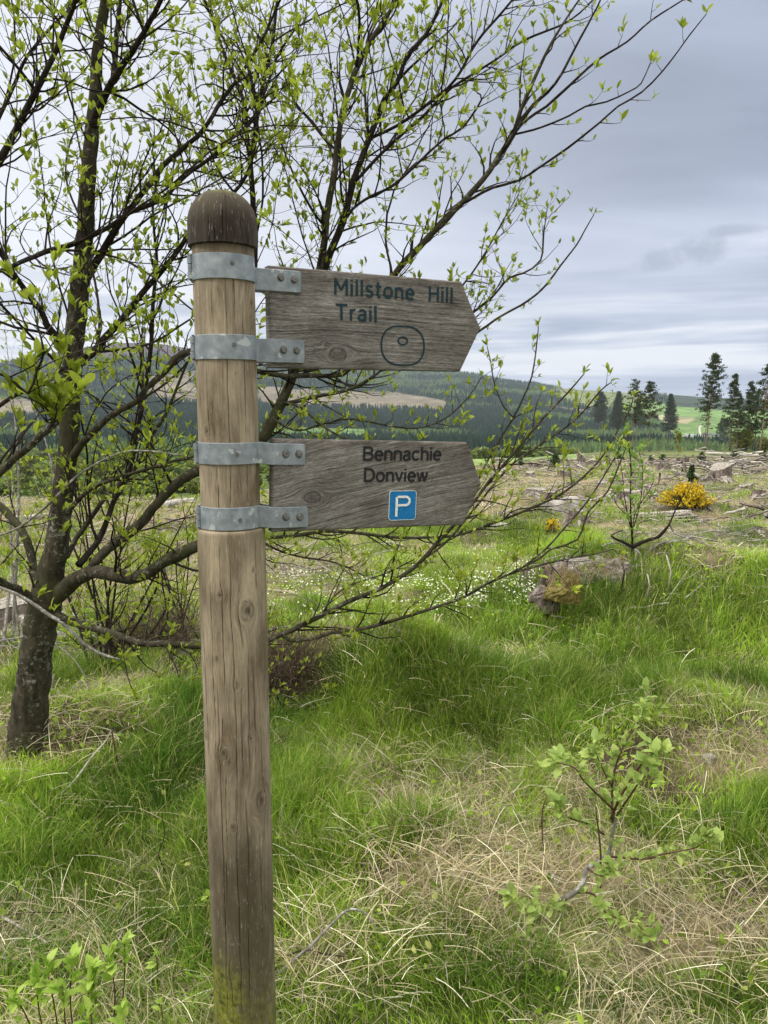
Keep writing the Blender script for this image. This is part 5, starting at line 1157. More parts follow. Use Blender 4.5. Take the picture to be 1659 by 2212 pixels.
for (x, y, lab) in [(338, 2066, 'small leafy shoot between the bottom left sapling and the post'), (348, 2170, 'low leafy shoot at the bottom edge left of the post'), (40, 1915, 'little leafy shoot low at the left edge above the lichened stick'), (450, 1935, 'pair of round fresh leaves peeping out behind the left side of the post')]:
    gg = G(x, y + 90); tp = P(x, y, gg[1]); lv = Leaves(); mb = MB(); o = thing('leafy_shoot', lab, 'shoot', gg, 'leafy shoots in the near grass')
    tube(mb, smoothpath([[*gg], [*((gg + tp) / 2 + rng.normal(size=3) * .01)], [*tp]], n=5), .0014, 5)
    for k in range(2): lv.cluster(tp - np.array([0, 0, .02]) * k, rng.normal(size=3) * .5 + np.array([0, -.3, .5]), .034, 3, .95)
    mb.build('stem', REDT, o); lv.build('leaves', LEAFN, o, 1.3)

# rowan sapling standing on the stump mound
g = G(1365, 1215); rw = thing('rowan_sapling', 'slim upright rowan sapling with small green leaves behind the grassy mound', 'sapling', g)
mb = MB(); lv = Leaves(); ry = g[1]
for pts in ([(1365, 1215, 9), (1366, 1180, 8), (1362, 1090, 6), (1363, 1010, 5), (1358, 960, 3.5), (1356, 930, 2)], [(1364, 1150, 5), (1350, 1080, 4), (1345, 1030, 3.4), (1338, 985, 2)], [(1366, 1150, 5), (1384, 1080, 4), (1388, 1010, 3), (1380, 975, 2)],
            [(1365, 1170, 4), (1372, 1110, 4), (1402, 1060, 3), (1412, 1040, 2)], [(1363, 1120, 3), (1332, 1090, 3), (1325, 1060, 2)]):
    q = limb([(x, y, ry + rng.normal() * .08, w) for x, y, w in pts], .55, .04); tube(mb, q[:, :3], q[:, 3], 6)
    clothe(mb, lv, q, .06, (.06, .2), .055, None, 0, .12, up=.06, rmax=.002)
mb.build('stems', TWIG, rw); lv.build('leaves', leafmat('rowan_leaf', (.18, .30, .05), (.26, .40, .07), (.34, .48, .11), .45), rw, .9)

# ================================================================== DEAD WOOD
def woodmat(name, c1, c2, c3, sc=30, ax=(1, 1, .15)):
    m, t, b = newmat(name, .9, spec=.1); n = t.noise(t.mapping(t.coord(), ax), sc, 5, .7, .3)
    t.link(t.ramp(n, [(.36, c1), (.5, c2), (.64, c3)]), b.inputs['Base Color']); t.link(t.bump(n, .9, .01), b.inputs['Normal']); return m
GREYW = woodmat('weathered_wood', (.10, .085, .07), (.27, .24, .205), (.48, .44, .39))
PALEW = woodmat('bleached_wood', (.22, .19, .16), (.44, .40, .35), (.66, .62, .56))
CUTW = woodmat('cut_face_wood', (.13, .11, .09), (.29, .26, .215), (.46, .42, .37), 34, (1, 1, 1))
STMPW = woodmat('stump_bark', (.05, .038, .03), (.15, .12, .10), (.30, .26, .225), 25)
_m, t, b = newmat('moss', .95, spec=.05); MOSSM = _m; t.link(t.ramp(t.noise(t.coord(), 40, 5, .7), [(.34, (.09, .08, .015)), (.5, (.22, .18, .055)), (.66, (.36, .29, .12))]), b.inputs['Base Color']); t.link(t.bump(t.noise(t.coord(), 120, 4), 1.0, .02), b.inputs['Normal'])
_m, t, b = newmat('granite', .85, spec=.2); ROCKM = _m; co = t.coord()
rc = t.ramp(t.noise(co, 7, 6, .65), [(.36, (.20, .18, .155)), (.5, (.36, .33, .29)), (.66, (.50, .465, .42))]); rc = t.mix(t.ramp(t.noise(co, 14, 4), [(.60, 0.0), (.66, .7)]), rc, (.15, .14, .10))
t.link(rc, b.inputs['Base Color']); t.link(t.bump(t.noise(co, 30, 6, .7), .8, .02), b.inputs['Normal'])
def stump(px, py, wpx, hpx, label, roots=4, tilt=.08, jag=.02, group='old tree stumps in the clearing', lean=0.0):
    g = G(px, py); sc = camdepth(g) / FPX; r = wpx * .5 * sc; h = hpx * sc; o = thing('tree_stump', label, 'stump', g, group)
    nth = 28; th = np.linspace(0, 2 * np.pi, nth, endpoint=False); lob = 1 + .13 * np.sin(th * 3 + rng.random() * 6) + .08 * np.sin(th * 5 + rng.random() * 6); V = []
    lv_ = [-.12, .05, .3, .6, .9, 1.0]; ta = rng.random() * 6.28
    for k, f in enumerate(lv_):
        rr = r * (1.25 - .32 * max(f, 0) ** .5) * lob * (1 + (rng.random(nth) - .5) * .10); zt = h * f + (h * tilt * np.cos(th - ta) + (rng.random(nth) - .5) * jag * h * 3) * (f > .8)
        V.append(np.stack([g[0] + np.cos(th) * rr + lean * h * f, g[1] + np.sin(th) * rr, g[2] + zt], -1))
    V = np.concatenate(V); i = np.arange(5)[:, None] * nth; j = np.arange(nth)[None]; k = (j + 1) % nth
    mb = MB(); mb.add(V, np.stack([i + j, i + k, i + nth + k, i + nth + j], -1).reshape(-1, 4)); mb.build('bark', STMPW, o)
    top = V[-nth:]; c = top.mean(0); inner = c + (top - c) * .5 + rng.normal(size=top.shape) * .01 * r; mb = MB(); mb.add(np.concatenate([top + [0, 0, .002], inner + [0, 0, .0], c[None]]), [np.stack([np.arange(nth), (np.arange(nth) + 1) % nth, (np.arange(nth) + 1) % nth + nth, np.arange(nth) + nth], -1), np.stack([np.arange(nth) + nth, (np.arange(nth) + 1) % nth + nth, np.full(nth, 2 * nth)], -1)])
    mb.build('cut_face', CUTW, o)
    for q_ in range(roots):
        a = rng.random() * 6.28; e = g + np.array([math.cos(a), math.sin(a), 0]) * r * rng.uniform(1.5, 2.6); e[2] = gz(e[0], e[1]) - .01; m_ = g + np.array([math.cos(a), math.sin(a), 0]) * r * 1.05; m_[2] += h * .25
        q = smoothpath([[g[0], g[1], g[2] + h * .35, r * .42], [*m_, r * .28], [*e, r * .10]], n=5); mb = MB(); tube(mb, q[:, :3], q[:, 3], 8, True, .25); mb.build('root', GREYW, o)
    return o
def logo(name, label, cat, a, b, w0, w1, mat=PALEW, mid=None, group=None, rough=.18, lift=.5, seg=12):
    ga, gb = G(*a), G(*b); ra = w0 * .5 * camdepth(ga) / FPX; rb_ = w1 * .5 * camdepth(gb) / FPX; ga[2] += ra * lift; gb[2] += rb_ * lift; pts = [[*ga, ra]]
    for mdp in (mid or []):
        Y = ga[1] + (gb[1] - ga[1]) * mdp[2] if len(mdp) > 2 else (ga[1] + gb[1]) / 2; pts.append([*P(mdp[0], mdp[1], Y), (ra + rb_) / 2])
    pts.append([*gb, rb_]); q = smoothpath(pts, n=7) if len(pts) > 2 else smoothpath([pts[0], list((np.array(pts[0]) * .5 + np.array(pts[1]) * .5) + np.array([0, 0, .0, 0])), pts[1]], n=7)
    mb = MB(); bark_tube(mb, q, seg, rough, .35); return tag(mb.build(name, mat, None, True, q[len(q) // 2, :3]), label, cat, group)
stump(1246, 1133, 40, 28, 'dark stump with pale flat top right in front of the granite boulder', 5, .05)
stump(1190, 1086, 42, 22, 'low sawn stump with bluish grey top, left of the boulder top', 3, .04)
stump(1160, 1072, 46, 16, 'wide low stump furthest left behind the boulder', 3, .06)
stump(1552, 1042, 42, 34, 'tall rooty stump with a slanting pale top behind the gorse', 7, .25, .03)
stump(1474, 1012, 28, 22, 'pale chunky stump on the skyline left of the long white log', 5, .12)
stump(1256, 1006, 18, 22, 'bleached stump with flared top beyond the green meadow edge', 6, .3, .05)
stump(1080, 1000, 24, 10, 'small grey stump at the far edge just right of the lower board', 3)
stump(1150, 1010, 20, 10, 'small brown stump half hidden by sapling twigs at the far edge', 3)
stump(1285, 1003, 26, 12, 'squat pale stump at the far edge right of the flared one', 4, .15)
stump(1340, 1082, 40, 22, 'flat-topped reddish stump beneath the white cut logs', 3, .05)
stump(1385, 1060, 26, 12, 'little grey stump behind the rowan sapling', 3)
stump(1430, 1018, 26, 14, 'weathered stump on bare ground left of the gorse', 4, .2)
stump(1610, 1062, 30, 14, 'broken brown stump right of the gorse', 4, .2, .06)
stump(1141, 1262, 26, 26, 'small splintered stump left of the mossy log', 3, .3, .14)
stump(840, 1186, 44, 12, 'low grey stump below the lower board', 2, .08)
stump(560, 1120, 40, 26, 'pale stump seen in the gap between post and lower board', 3, .1)
stump(30, 1345, 90, 46, 'broad pale stump at the left edge behind the tree trunk', 3, .1)
SMALLS = ['small grey stump of the felled wood, %s' % s for s in ('left of the rooty stump', 'beyond the log pile', 'near the crest above the boulder', 'on brown ground above the rowan top', 'just left of the gorse', 'behind the white cut logs', 'right of the broken brown stump', 'by the meadow edge above the boulder', 'in straw between boulder and crest', 'in front of the gorse', 'below the right-hand bark pile', 'close behind the log pile end')]
for lab, (x, y, w_, h_) in zip(SMALLS, [(1500, 1038, 24, 14), (1420, 1085, 22, 10), (1215, 1030, 24, 12), (1355, 1032, 20, 10), (1410, 1078, 20, 10), (1300, 1052, 22, 10), (1640, 1075, 26, 14), (1145, 1030, 20, 10), (1235, 1052, 22, 9), (1470, 1120, 26, 9), (1640, 1150, 30, 12), (1520, 1100, 22, 9)]):
    stump(x, y, w_, h_, lab, 4, .2, .025)
# big old mossy stump
g = G(1235, 1300); ms = thing('mossy_stump', 'big old hollow stump with torn bark, bleached top and golden moss', 'stump', g)
def rock(g, w, h, dpt, label, name='boulder', mat=ROCKM, flat=.9, cat='boulder', sub=26, par=None, amp=.38, turn=0.0):
    th = np.linspace(0, 2 * np.pi, sub * 2, endpoint=False); ph = np.linspace(-.35, np.pi / 2, sub); TH, PH = np.meshgrid(th, ph)
    cxn, cyn = np.cos(TH) * np.cos(PH) ** .55, np.sin(TH) * np.cos(PH) ** .55; n_ = fbm(cxn * 1.6 + 5 + g[0], cyn * 1.6 + np.sin(PH) * 1.4 + g[1], 3, 4) - .5
    s_ = 1 + n_ * amp; zz = np.sign(np.sin(PH)) * np.abs(np.sin(PH)) ** .62
    V = np.stack([g[0] + cxn * s_ * w / 2, g[1] + dpt * .3 + cyn * s_ * dpt / 2, g[2] + zz * s_ * h * (1 + .12 * cxn)], -1)
    h_, w_ = TH.shape; i = np.arange(h_ - 1)[:, None] * w_; j = np.arange(w_)[None]; k = (j + 1) % w_
    V[..., 0], V[..., 1] = g[0] + (V[..., 0] - g[0]) * math.cos(turn) - (V[..., 1] - g[1]) * math.sin(turn), g[1] + (V[..., 0] - g[0]) * math.sin(turn) + (V[..., 1] - g[1]) * math.cos(turn)
    mb = MB(); mb.add(V.reshape(-1, 3), np.stack([i + j, i + k, i + w_ + k, i + w_ + j], -1).reshape(-1, 4))
    if par is not None: return mb.build(name, mat, par)
    return tag(mb.build(name, mat, None, True, g), label, cat)

def half(px, py, dy, w_, h_, d_, name, mat, turn=0.0, amp=.4, sub=30):
    p = P(px, py, g[1] + dy); sc = camdepth(p) / FPX; p[2] = p[2] - h_ * sc; return rock(p, w_ * sc, h_ * sc, d_ * sc, None, name, mat, par=ms, amp=amp, turn=turn, sub=sub)
WOODX = woodmat('torn_wood', (.045, .040, .036), (.20, .185, .165), (.42, .395, .36), 55, (.16, 1, 1))
half(1268, 1214, .15, 168, 46, 90, 'top_wood', WOODX, .1, .5)
half(1330, 1217, .05, 70, 40, 60, 'root', WOODX, -.2, .6)
half(1196, 1244, -.15, 44, 60, 50, 'bark', STMPW, .5, .8)
half(1176, 1276, -.45, 50, 22, 54, 'bark', STMPW, .3, .9)
half(1240, 1246, -.28, 58, 40, 40, 'moss', MOSSM, .6, .6)
half(1212, 1272, -.50, 56, 18, 50, 'moss', MOSSM, .6, .9)
for k in range(9):
    a = P(1180 + k * 5.0, 1238 - k * 1.6, g[1] - .12 + rng.normal() * .03); e = a + np.array([rng.normal() * .05 - .02, rng.normal() * .03, rng.uniform(.03, .09)]); mb = MB(); tube(mb, [a - [0, 0, .10], a, e], [.035, .022, .004], 6, True, .5); mb.build('bark_shard', STMPW, ms)
fz = MB()                                         # fringes of dead grass and moss hanging over the rim
n = 750; px_f = rng.uniform(1180, 1350, n); py_f = 1232 + (1290 - px_f) * .18 + rng.normal(size=n) * 12; base = np.array([P(a_, b_, g[1] - .22 - max(0, (b_ - 1235)) * .008) for a_, b_ in zip(px_f, py_f)])
bm_ = blades('', base[:, 0], base[:, 1], rng.uniform(.03, .10, n), rng.uniform(.002, .0045, n), rng.uniform(.7, 1.2, n), np.where(rng.random((n, 1)) < .6, np.array([.33, .25, .11]), np.array([.45, .38, .24])) * rng.uniform(.6, 1.3, (n, 1)), '', '', bases=base[:, 2]); bm_.build('moss_fringe', GRASSM, ms, False)
g = G(1222, 1116)
sc = camdepth(g) / FPX; rock(g, 92 * sc, 36 * sc, 60 * sc, 'large pale granite boulder behind the dark stump')
g = G(1530, 1652); sc = camdepth(g) / FPX; rock(g, 32 * sc, 18 * sc, 20 * sc, 'small white stone in the short grass on the right', 'stone', ROCKM, cat='stone', sub=14)
for (x, y, w_, h_, lab) in [(1080, 1148, 44, 16, 'pale rock in the grass right of the lower board tip'), (1395, 1020, 20, 8, 'little pale rock on the bare ground right of the rowan'), (1320, 1084, 30, 14, 'white rock under the cut logs'), (640, 1075, 46, 14, 'flat pale rock seen through branches left of the meadow'),
                            (100, 1395, 90, 22, 'flat light slab of rock behind the tree trunk'), (980, 1400, 14, 6, 'tiny grey stone among the grass below the mossy stump')]:
    g = G(x, y); sc = camdepth(g) / FPX; rock(g, w_ * sc, h_ * sc, w_ * .6 * sc, lab, 'stone', ROCKM, cat='stone', sub=12)
LG = 'dead logs and poles lying in the clearing'
for a in [('long straight bleached trunk lying along the far edge under the pines', (1525, 980), (1690, 989), 6, 7), ('second thin trunk lying just below the long one under the pines', (1510, 986), (1672, 995), 4, 5),
          ('thick smooth white log on the brush heap at the far right', (1574, 1004), (1614, 997), 15, 12), ('upper pale log of the pile right of the rowan', (1372, 1116), (1492, 1107), 9, 8),
          ('middle grey log of the pile right of the rowan', (1360, 1122), (1490, 1116), 8, 6), ('thin pole under the log pile right of the rowan', (1330, 1127), (1535, 1124), 5, 4), ('short log tilted across the right end of the pile', (1440, 1124), (1500, 1118), 7, 5),
          ('white cut log behind the rowan stem', (1310, 1070), (1360, 1064), 9, 8), ('second white cut log right of the rowan stem', (1356, 1070), (1396, 1062), 10, 8), ('grey pole leaning left of the white cut logs', (1262, 1088), (1320, 1068), 7, 4),
          ('straight grey pole beyond the gorse', (1400, 1030), (1505, 1026), 4, 3), ('pole on bare ground left of the gorse', (1290, 1042), (1400, 1036), 5, 4), ('thin horizontal pole near the right edge below the gorse', (1595, 1184), (1690, 1180), 5, 4),
          ('short pale branch in grass below the mossy stump', (1480, 1300), (1520, 1262), 4, 3), ('pale rotten log behind the tree trunk at left', (30, 1125), (150, 1112), 12, 10), ('white log beyond the twigs left of the post', (330, 1100), (425, 1083), 16, 12),
          ('long pale log in the brown ground left of the post', (180, 1160), (300, 1140), 8, 7), ('grey log lying left of the tree trunk', (-60, 1220), (70, 1195), 12, 10), ('slim grey pole below the lower board', (640, 1240), (760, 1215), 5, 4),
          ('pale pole crossing the flowers right of the post', (570, 1276), (700, 1290), 6, 4), ('weathered pole at the far edge under the middle pines', (1262, 1000), (1345, 996), 4, 4)]:
    logo('fallen_log', a[0], 'log', a[1], a[2], a[3], a[4], PALEW if 'pale' in a[0] or 'white' in a[0] or 'bleach' in a[0] else GREYW, group=LG)
# sticks and stems near the camera
def stick(label, pts, w, mat, name='stick', cat='stick', off=.0):
    q = []
    base = [G(x, y) for x, y, *_ in pts]
    for (x, y, *r_), b0 in zip(pts, base):
        lift = r_[0] if r_ else .02; Y = b0[1] - .0; p = b0 + np.array([0, 0, lift]); q.append([*p, w / 2])
    q = smoothpath(q, n=6); q[:, 3] *= np.linspace(1, .55, len(q)); mb = MB(); bark_tube(mb, q, 7, .12, .3); return tag(mb.build(name, mat, None, True, q[0, :3]), label, cat)
stick('curved dark stick lying in the straw just right of the post foot', [(600, 2128, .03), (640, 2106, .05), (669, 2092, .06), (712, 2060, .08), (752, 2040, .10), (790, 2040, .09), (816, 2046, .05)], .010, BARKP)
stick('thin dark twig lying left to right behind the post foot', [(596, 2100, .03), (650, 2085, .04), (700, 2094, .04), (748, 2098, .04)], .005, TWIG)
stick('lichen-covered stick reaching in from the left edge', [(-30, 2000, .05), (0, 2012, .05), (55, 2036, .04), (112, 2066, .03)], .011, BARKP)
stick('fine black twig crossing above the lichened stick', [(-10, 2018, .05), (60, 2014, .06), (150, 2014, .06), (180, 2000, .09)], .004, TWIG)
stick('arching thin twig left of the post above the leafy shoot', [(291, 2056, .03), (340, 2050, .05), (386, 2030, .08), (430, 1990, .10), (470, 1972, .09)], .004, TWIG)
stick('grey double twig lying below the arching one', [(255, 2105, .02), (310, 2098, .04), (372, 2092, .03)], .006, TWIG)
stick('tan bracken stem standing slantwise in the grass left of the post', [(110, 1745, .02), (160, 1725, .06), (204, 1700, .12), (233, 1688, .16), (247, 1684, .20)], .008, PALEW, 'dry_stem', 'stem')
stick('short dark red broken end hanging from the tan stem', [(247, 1684, .20), (253, 1690, .12), (262, 1694, .04)], .008, REDT, 'dry_stem', 'stem')
stick('pale brown stem lying at the left edge in front of the dark grass', [(-30, 1745, .05), (0, 1757, .05), (50, 1775, .04), (98, 1785, .03)], .009, GREYW, 'dry_stem', 'stem')
stick('wiggly black twig standing in the grass left of the post', [(366, 1915, .02), (352, 1905, .06), (346, 1905, .10), (358, 1905, .15), (360, 1905, .18), (356, 1906, .22)], .0035, TWIG)
stick('bent pale stalk in the tall grass on the right', [(1420, 1330, .02), (1445, 1315, .06), (1470, 1300, .14), (1480, 1305, .22)], .008, PALEW, 'dry_stem', 'stem')
stick('straight weathered stick in the straw right of the willow sapling', [(1390, 2058, .02), (1430, 2030, .03), (1468, 2002, .04)], .010, GREYW)
for (x, y, l_, lab) in [(1440, 1292, .28, 'pale upright cut stalk in the tall grass mound'), (1340, 1290, .24, 'dark upright stalk on top of the mound right of the mossy stump'), (1395, 1300, .18, 'short pale stalk leaning left on the mound')]:
    g0 = G(x, y); q = [g0, g0 + [.02, 0, l_ * .6], g0 + [rng.normal() * .03, .02, l_]]; mb = MB(); tube(mb, q, [.006, .005, .004], 6); tag(mb.build('dry_stem', PALEW if 'pale' in lab else TWIG, None, True, g0), lab, 'stem')
# dead branch with bare white roots beside the rowan
g = G(1368, 1215); db = thing('dead_branch', 'bare dead branch arching right from the foot of the rowan sapling', 'branch', g); ry = g[1]
for pts, mt in [([(1366, 1182, 9), (1395, 1168, 8), (1422, 1160, 7), (1440, 1140, 6), (1447, 1130, 4), (1460, 1100, 3), (1480, 1065, 1.5)], TWIG), ([(1366, 1182, 7), (1345, 1170, 6), (1325, 1162, 5), (1322, 1155, 3), (1345, 1145, 2)], TWIG), ([(1388, 1212, 7), (1405, 1186, 7), (1430, 1172, 6), (1470, 1168, 6), (1500, 1160, 4), (1560, 1172, 2)], BARKP),
                ([(1470, 1168, 5), (1500, 1180, 4), (1515, 1202, 4), (1530, 1240, 4), (1546, 1290, 3)], PALEW), ([(1372, 1185, 8), (1374, 1200, 6), (1368, 1225, 4), (1362, 1245, 2)], PALEW), ([(1375, 1188, 6), (1388, 1205, 4), (1394, 1222, 2)], PALEW), ([(1447, 1130, 4), (1455, 1150, 3), (1475, 1160, 3), (1500, 1165, 2)], BARKP),
                ([(1380, 1228, 4), (1410, 1250, 4), (1440, 1272, 3), (1450, 1290, 2)], PALEW), ([(1500, 1270, 6), (1520, 1290, 5), (1550, 1302, 3)], PALEW), ([(1300, 1180, 3), (1330, 1172, 3), (1366, 1185, 3)], BARKP)]:
    q = limb([(x, y, ry + (x - 1366) * .0008, w) for x, y, w in pts], 1, .05); mb = MB(); bark_tube(mb, q, 7, .15, .3); mb.build('limb', mt, db)

# ---- loose brushwood and chips all over the felled ground
BR = MB(); n = 0
def brush(px, py, rad, cnt, L=(.15, .6), rr=.004, hmax=.25):
    if rr > .008: cnt = int(cnt * .5); L = (L[0] * .6, L[1] * .55); rr *= 1.3
    g = G(px, py)
    for k in range(cnt):
        a = rng.random() * 6.28; p = g[:2] + rng.normal(size=2) * rad * np.array([1, .7]); z = gz(*p) + abs(rng.normal()) * hmax * .5; el = rng.normal() * .25; d = np.array([math.cos(a), math.sin(a) * .8, el]); l_ = rng.uniform(*L)
        q = np.array([p[0], p[1], z]) + np.outer(np.linspace(-.5, .5, 5), d) * l_ + rng.normal(size=(5, 3)) * l_ * .03
        r_ = rr * rng.uniform(.4, 1.3); tube(BR, q, np.linspace(r_, r_ * .4, 5), 4, False, tone=rng.random())
for a in [(1500, 1176, .42, 300, (.1, .45), .0032, .2), (1560, 1182, .36, 150, (.1, .4), .003, .12), (1430, 1180, .3, 120, (.1, .4), .003, .1), (1625, 1030, .9, 170, (.4, 1.4), .02, .6), (1590, 1015, .8, 90, (.4, 1.2), .02, .4), (1545, 1042, .6, 70, (.3, 1.0), .014, .3), (1650, 1125, .35, 110, (.2, .6), .014, .3),
          (1180, 1080, .7, 60, (.2, .6), .006, .1), (1400, 1060, 1.2, 130, (.2, .8), .007, .12), (600, 1250, .6, 240, (.1, .5), .004, .22), (660, 1235, .5, 120, (.1, .5), .004, .12), (1290, 1195, .4, 70, (.1, .4), .0035, .08), (1200, 1000, 1.6, 110, (.3, 1.2), .015, .2), (1350, 1000, 2.2, 170, (.3, 1.4), .016, .25), (1500, 1008, 1.8, 170, (.3, 1.3), .016, .25),
          (1130, 1275, .35, 80, (.08, .3), .004, .06), (300, 1400, .5, 140, (.1, .5), .004, .15), (120, 1380, .6, 120, (.1, .5), .004, .1), (250, 1180, 1.5, 160, (.2, .9), .008, .15), (900, 1060, 2.5, 120, (.2, 1), .009, .1)]: brush(*a)
for k in range(4300):
    x = rng.uniform(-1, 1); y = 7.5 + 19 * rng.random() ** .8; x = x * (y * .5 + .5); z = gz(x, y) + .012; a = rng.random() * 6.28; l_ = rng.uniform(.05, .32) * (y / 12); d = np.array([math.cos(a), math.sin(a), rng.normal() * .18]) * l_ * .5; r_ = rng.uniform(.003, .011) * (y / 12)
    c = np.array([x, y, z + abs(rng.normal()) * .015]); tube(BR, [c - d, c + rng.normal(size=3) * l_ * .04, c + d], [r_, r_ * 1.1, r_ * .7], 4, True, .3, tone=rng.random())
_m, t, b = newmat('brushwood', .9, spec=.1); t.link(t.mix(1.0, t.ramp(t.attr('tone'), [(0, (.09, .075, .06)), (.35, (.22, .19, .165)), (.8, (.33, .30, .265)), (1, (.55, .51, .46))]), t.ramp(t.noise(t.coord(), 14, 3), [(.3, .6), (.7, 1.25)]), 'MULTIPLY'), b.inputs['Base Color'])
tag(BR.build('brushwood', _m, None, False), 'grey twigs, chips and broken branches littering the felled ground', 'brushwood', kind='stuff')

# ---- gorse
GY = leafmat('gorse_flower', (.78, .50, .010), (.86, .62, .015), (.88, .72, .06), .3, .6); GG = leafmat('gorse_spines', (.025, .045, .015), (.05, .085, .02), (.09, .13, .03), .2, .8)
def gorse(px, py, wpx, hpx, n, label, bloom=.55):
    g = G(px, py); sc = camdepth(g) / FPX; W_, H_ = wpx * sc / 2, hpx * sc; o = thing('gorse_bush', label, 'gorse', g, 'gorse bushes in flower'); st_ = MB(); fp = []; gp = []
    for k in range(n):
        a = rng.random() * 6.28; e = rng.uniform(.15, 1.0) ** .7; el = rng.uniform(.12, 1.5); lump = .55 + .65 * vn(np.cos(a) * 2.3 + 3, np.sin(a) * 2.3 + el * 3, int(px))
        tip = g + np.array([math.cos(a) * math.cos(el) * W_, math.sin(a) * math.cos(el) * W_ * .8, math.sin(el) * H_ + .02]) * lump * (.86 + .2 * rng.random())
        b0 = g + np.array([math.cos(a) * W_ * .25 * rng.random(), math.sin(a) * W_ * .25 * rng.random(), -.02]); q = smoothpath([[*b0], [*((b0 + tip) / 2 + rng.normal(size=3) * .02)], [*tip]], n=5); tube(st_, q, np.linspace(.004, .0015, len(q)), 3, False)
        ax = nrm(tip - b0); L_ = H_ * rng.uniform(.2, .5)
        for j in range(16): gp.append(tip - ax * rng.random() * (H_ * .9) + rng.normal(size=3) * .012)
        if rng.random() < bloom + .35 * math.sin(el):
            for j in range(18): fp.append(tip - ax * rng.random() * L_ + rng.normal(size=3) * .008)
    st_.build('stems', STMPW, o); z = np.array(gp); fr = frames(rng.normal(size=z.shape) + [0, 0, .6]); mb = MB(); inst(mb, LEAF_V * [.30, 1, .5], LEAF_F, z, fr * .040); mb.build('spines', GG, o, False)
    z = np.array(fp); fr = frames(rng.normal(size=z.shape) + [0, 0, .4]); mb = MB(); inst(mb, LEAF_V * [1.7, 1, 1], LEAF_F, z, fr * .021); mb.build('flowers', GY, o, False)
gorse(1486, 1096, 138, 54, 480, 'big rounded gorse bush covered in bright yellow flowers')
gorse(1190, 1165, 42, 40, 60, 'small gorse bush with a few yellow sprigs left of the dark stump', .4)

# ---- white spring flowers in the hollow
mb = MB(); fp = []; sp2 = MB()
for (x, y, rx, ry, cnt) in [(1000, 1305, 170, 40, 1300), (760, 1270, 150, 44, 800), (620, 1300, 60, 40, 120), (1140, 1320, 40, 24, 110), (820, 1200, 160, 20, 110), (1080, 1215, 60, 20, 60), (700, 1370, 70, 20, 60)]:
    for k in range(cnt):
        px_q, py_q = x + rng.normal() * rx * .55, y + rng.normal() * ry * .55; b_ = flat(px_q, py_q); z = gz(*b_); (vn(b_[0] * 5, b_[1] * 5, 7) > .42) and fp.append((b_[0], b_[1], z + rng.uniform(.04, .14)))
fp = np.array(fp); fr = frames(rng.normal(size=fp.shape) * .4 + [0, -.3, 1.0])
th5 = np.linspace(0, 2 * np.pi, 8, endpoint=False); FV = np.concatenate([np.stack([np.cos(th5) * (1 + .35 * (np.arange(8) % 2)), np.zeros(8), np.sin(th5) * (1 + .35 * (np.arange(8) % 2))], -1), [[0, .2, 0]]]); FF = [np.array([[i, (i + 1) % 8, 8] for i in range(8)])]
inst(mb, FV, FF, fp, fr * rng.uniform(.003, .0065, (len(fp), 1, 1))); m, t, b = newmat('petals', .7); t.link(t.ramp(t.node('ShaderNodeNewGeometry').outputs['Random Per Island'], [(0, (.50, .56, .28)), (1, (.74, .76, .60))]), b.inputs['Base Color'])
tag(mb.build('wild_flowers', m, None, False), 'tiny cream-white spring flowers scattered through the pale green hollow', 'flowers', kind='stuff')

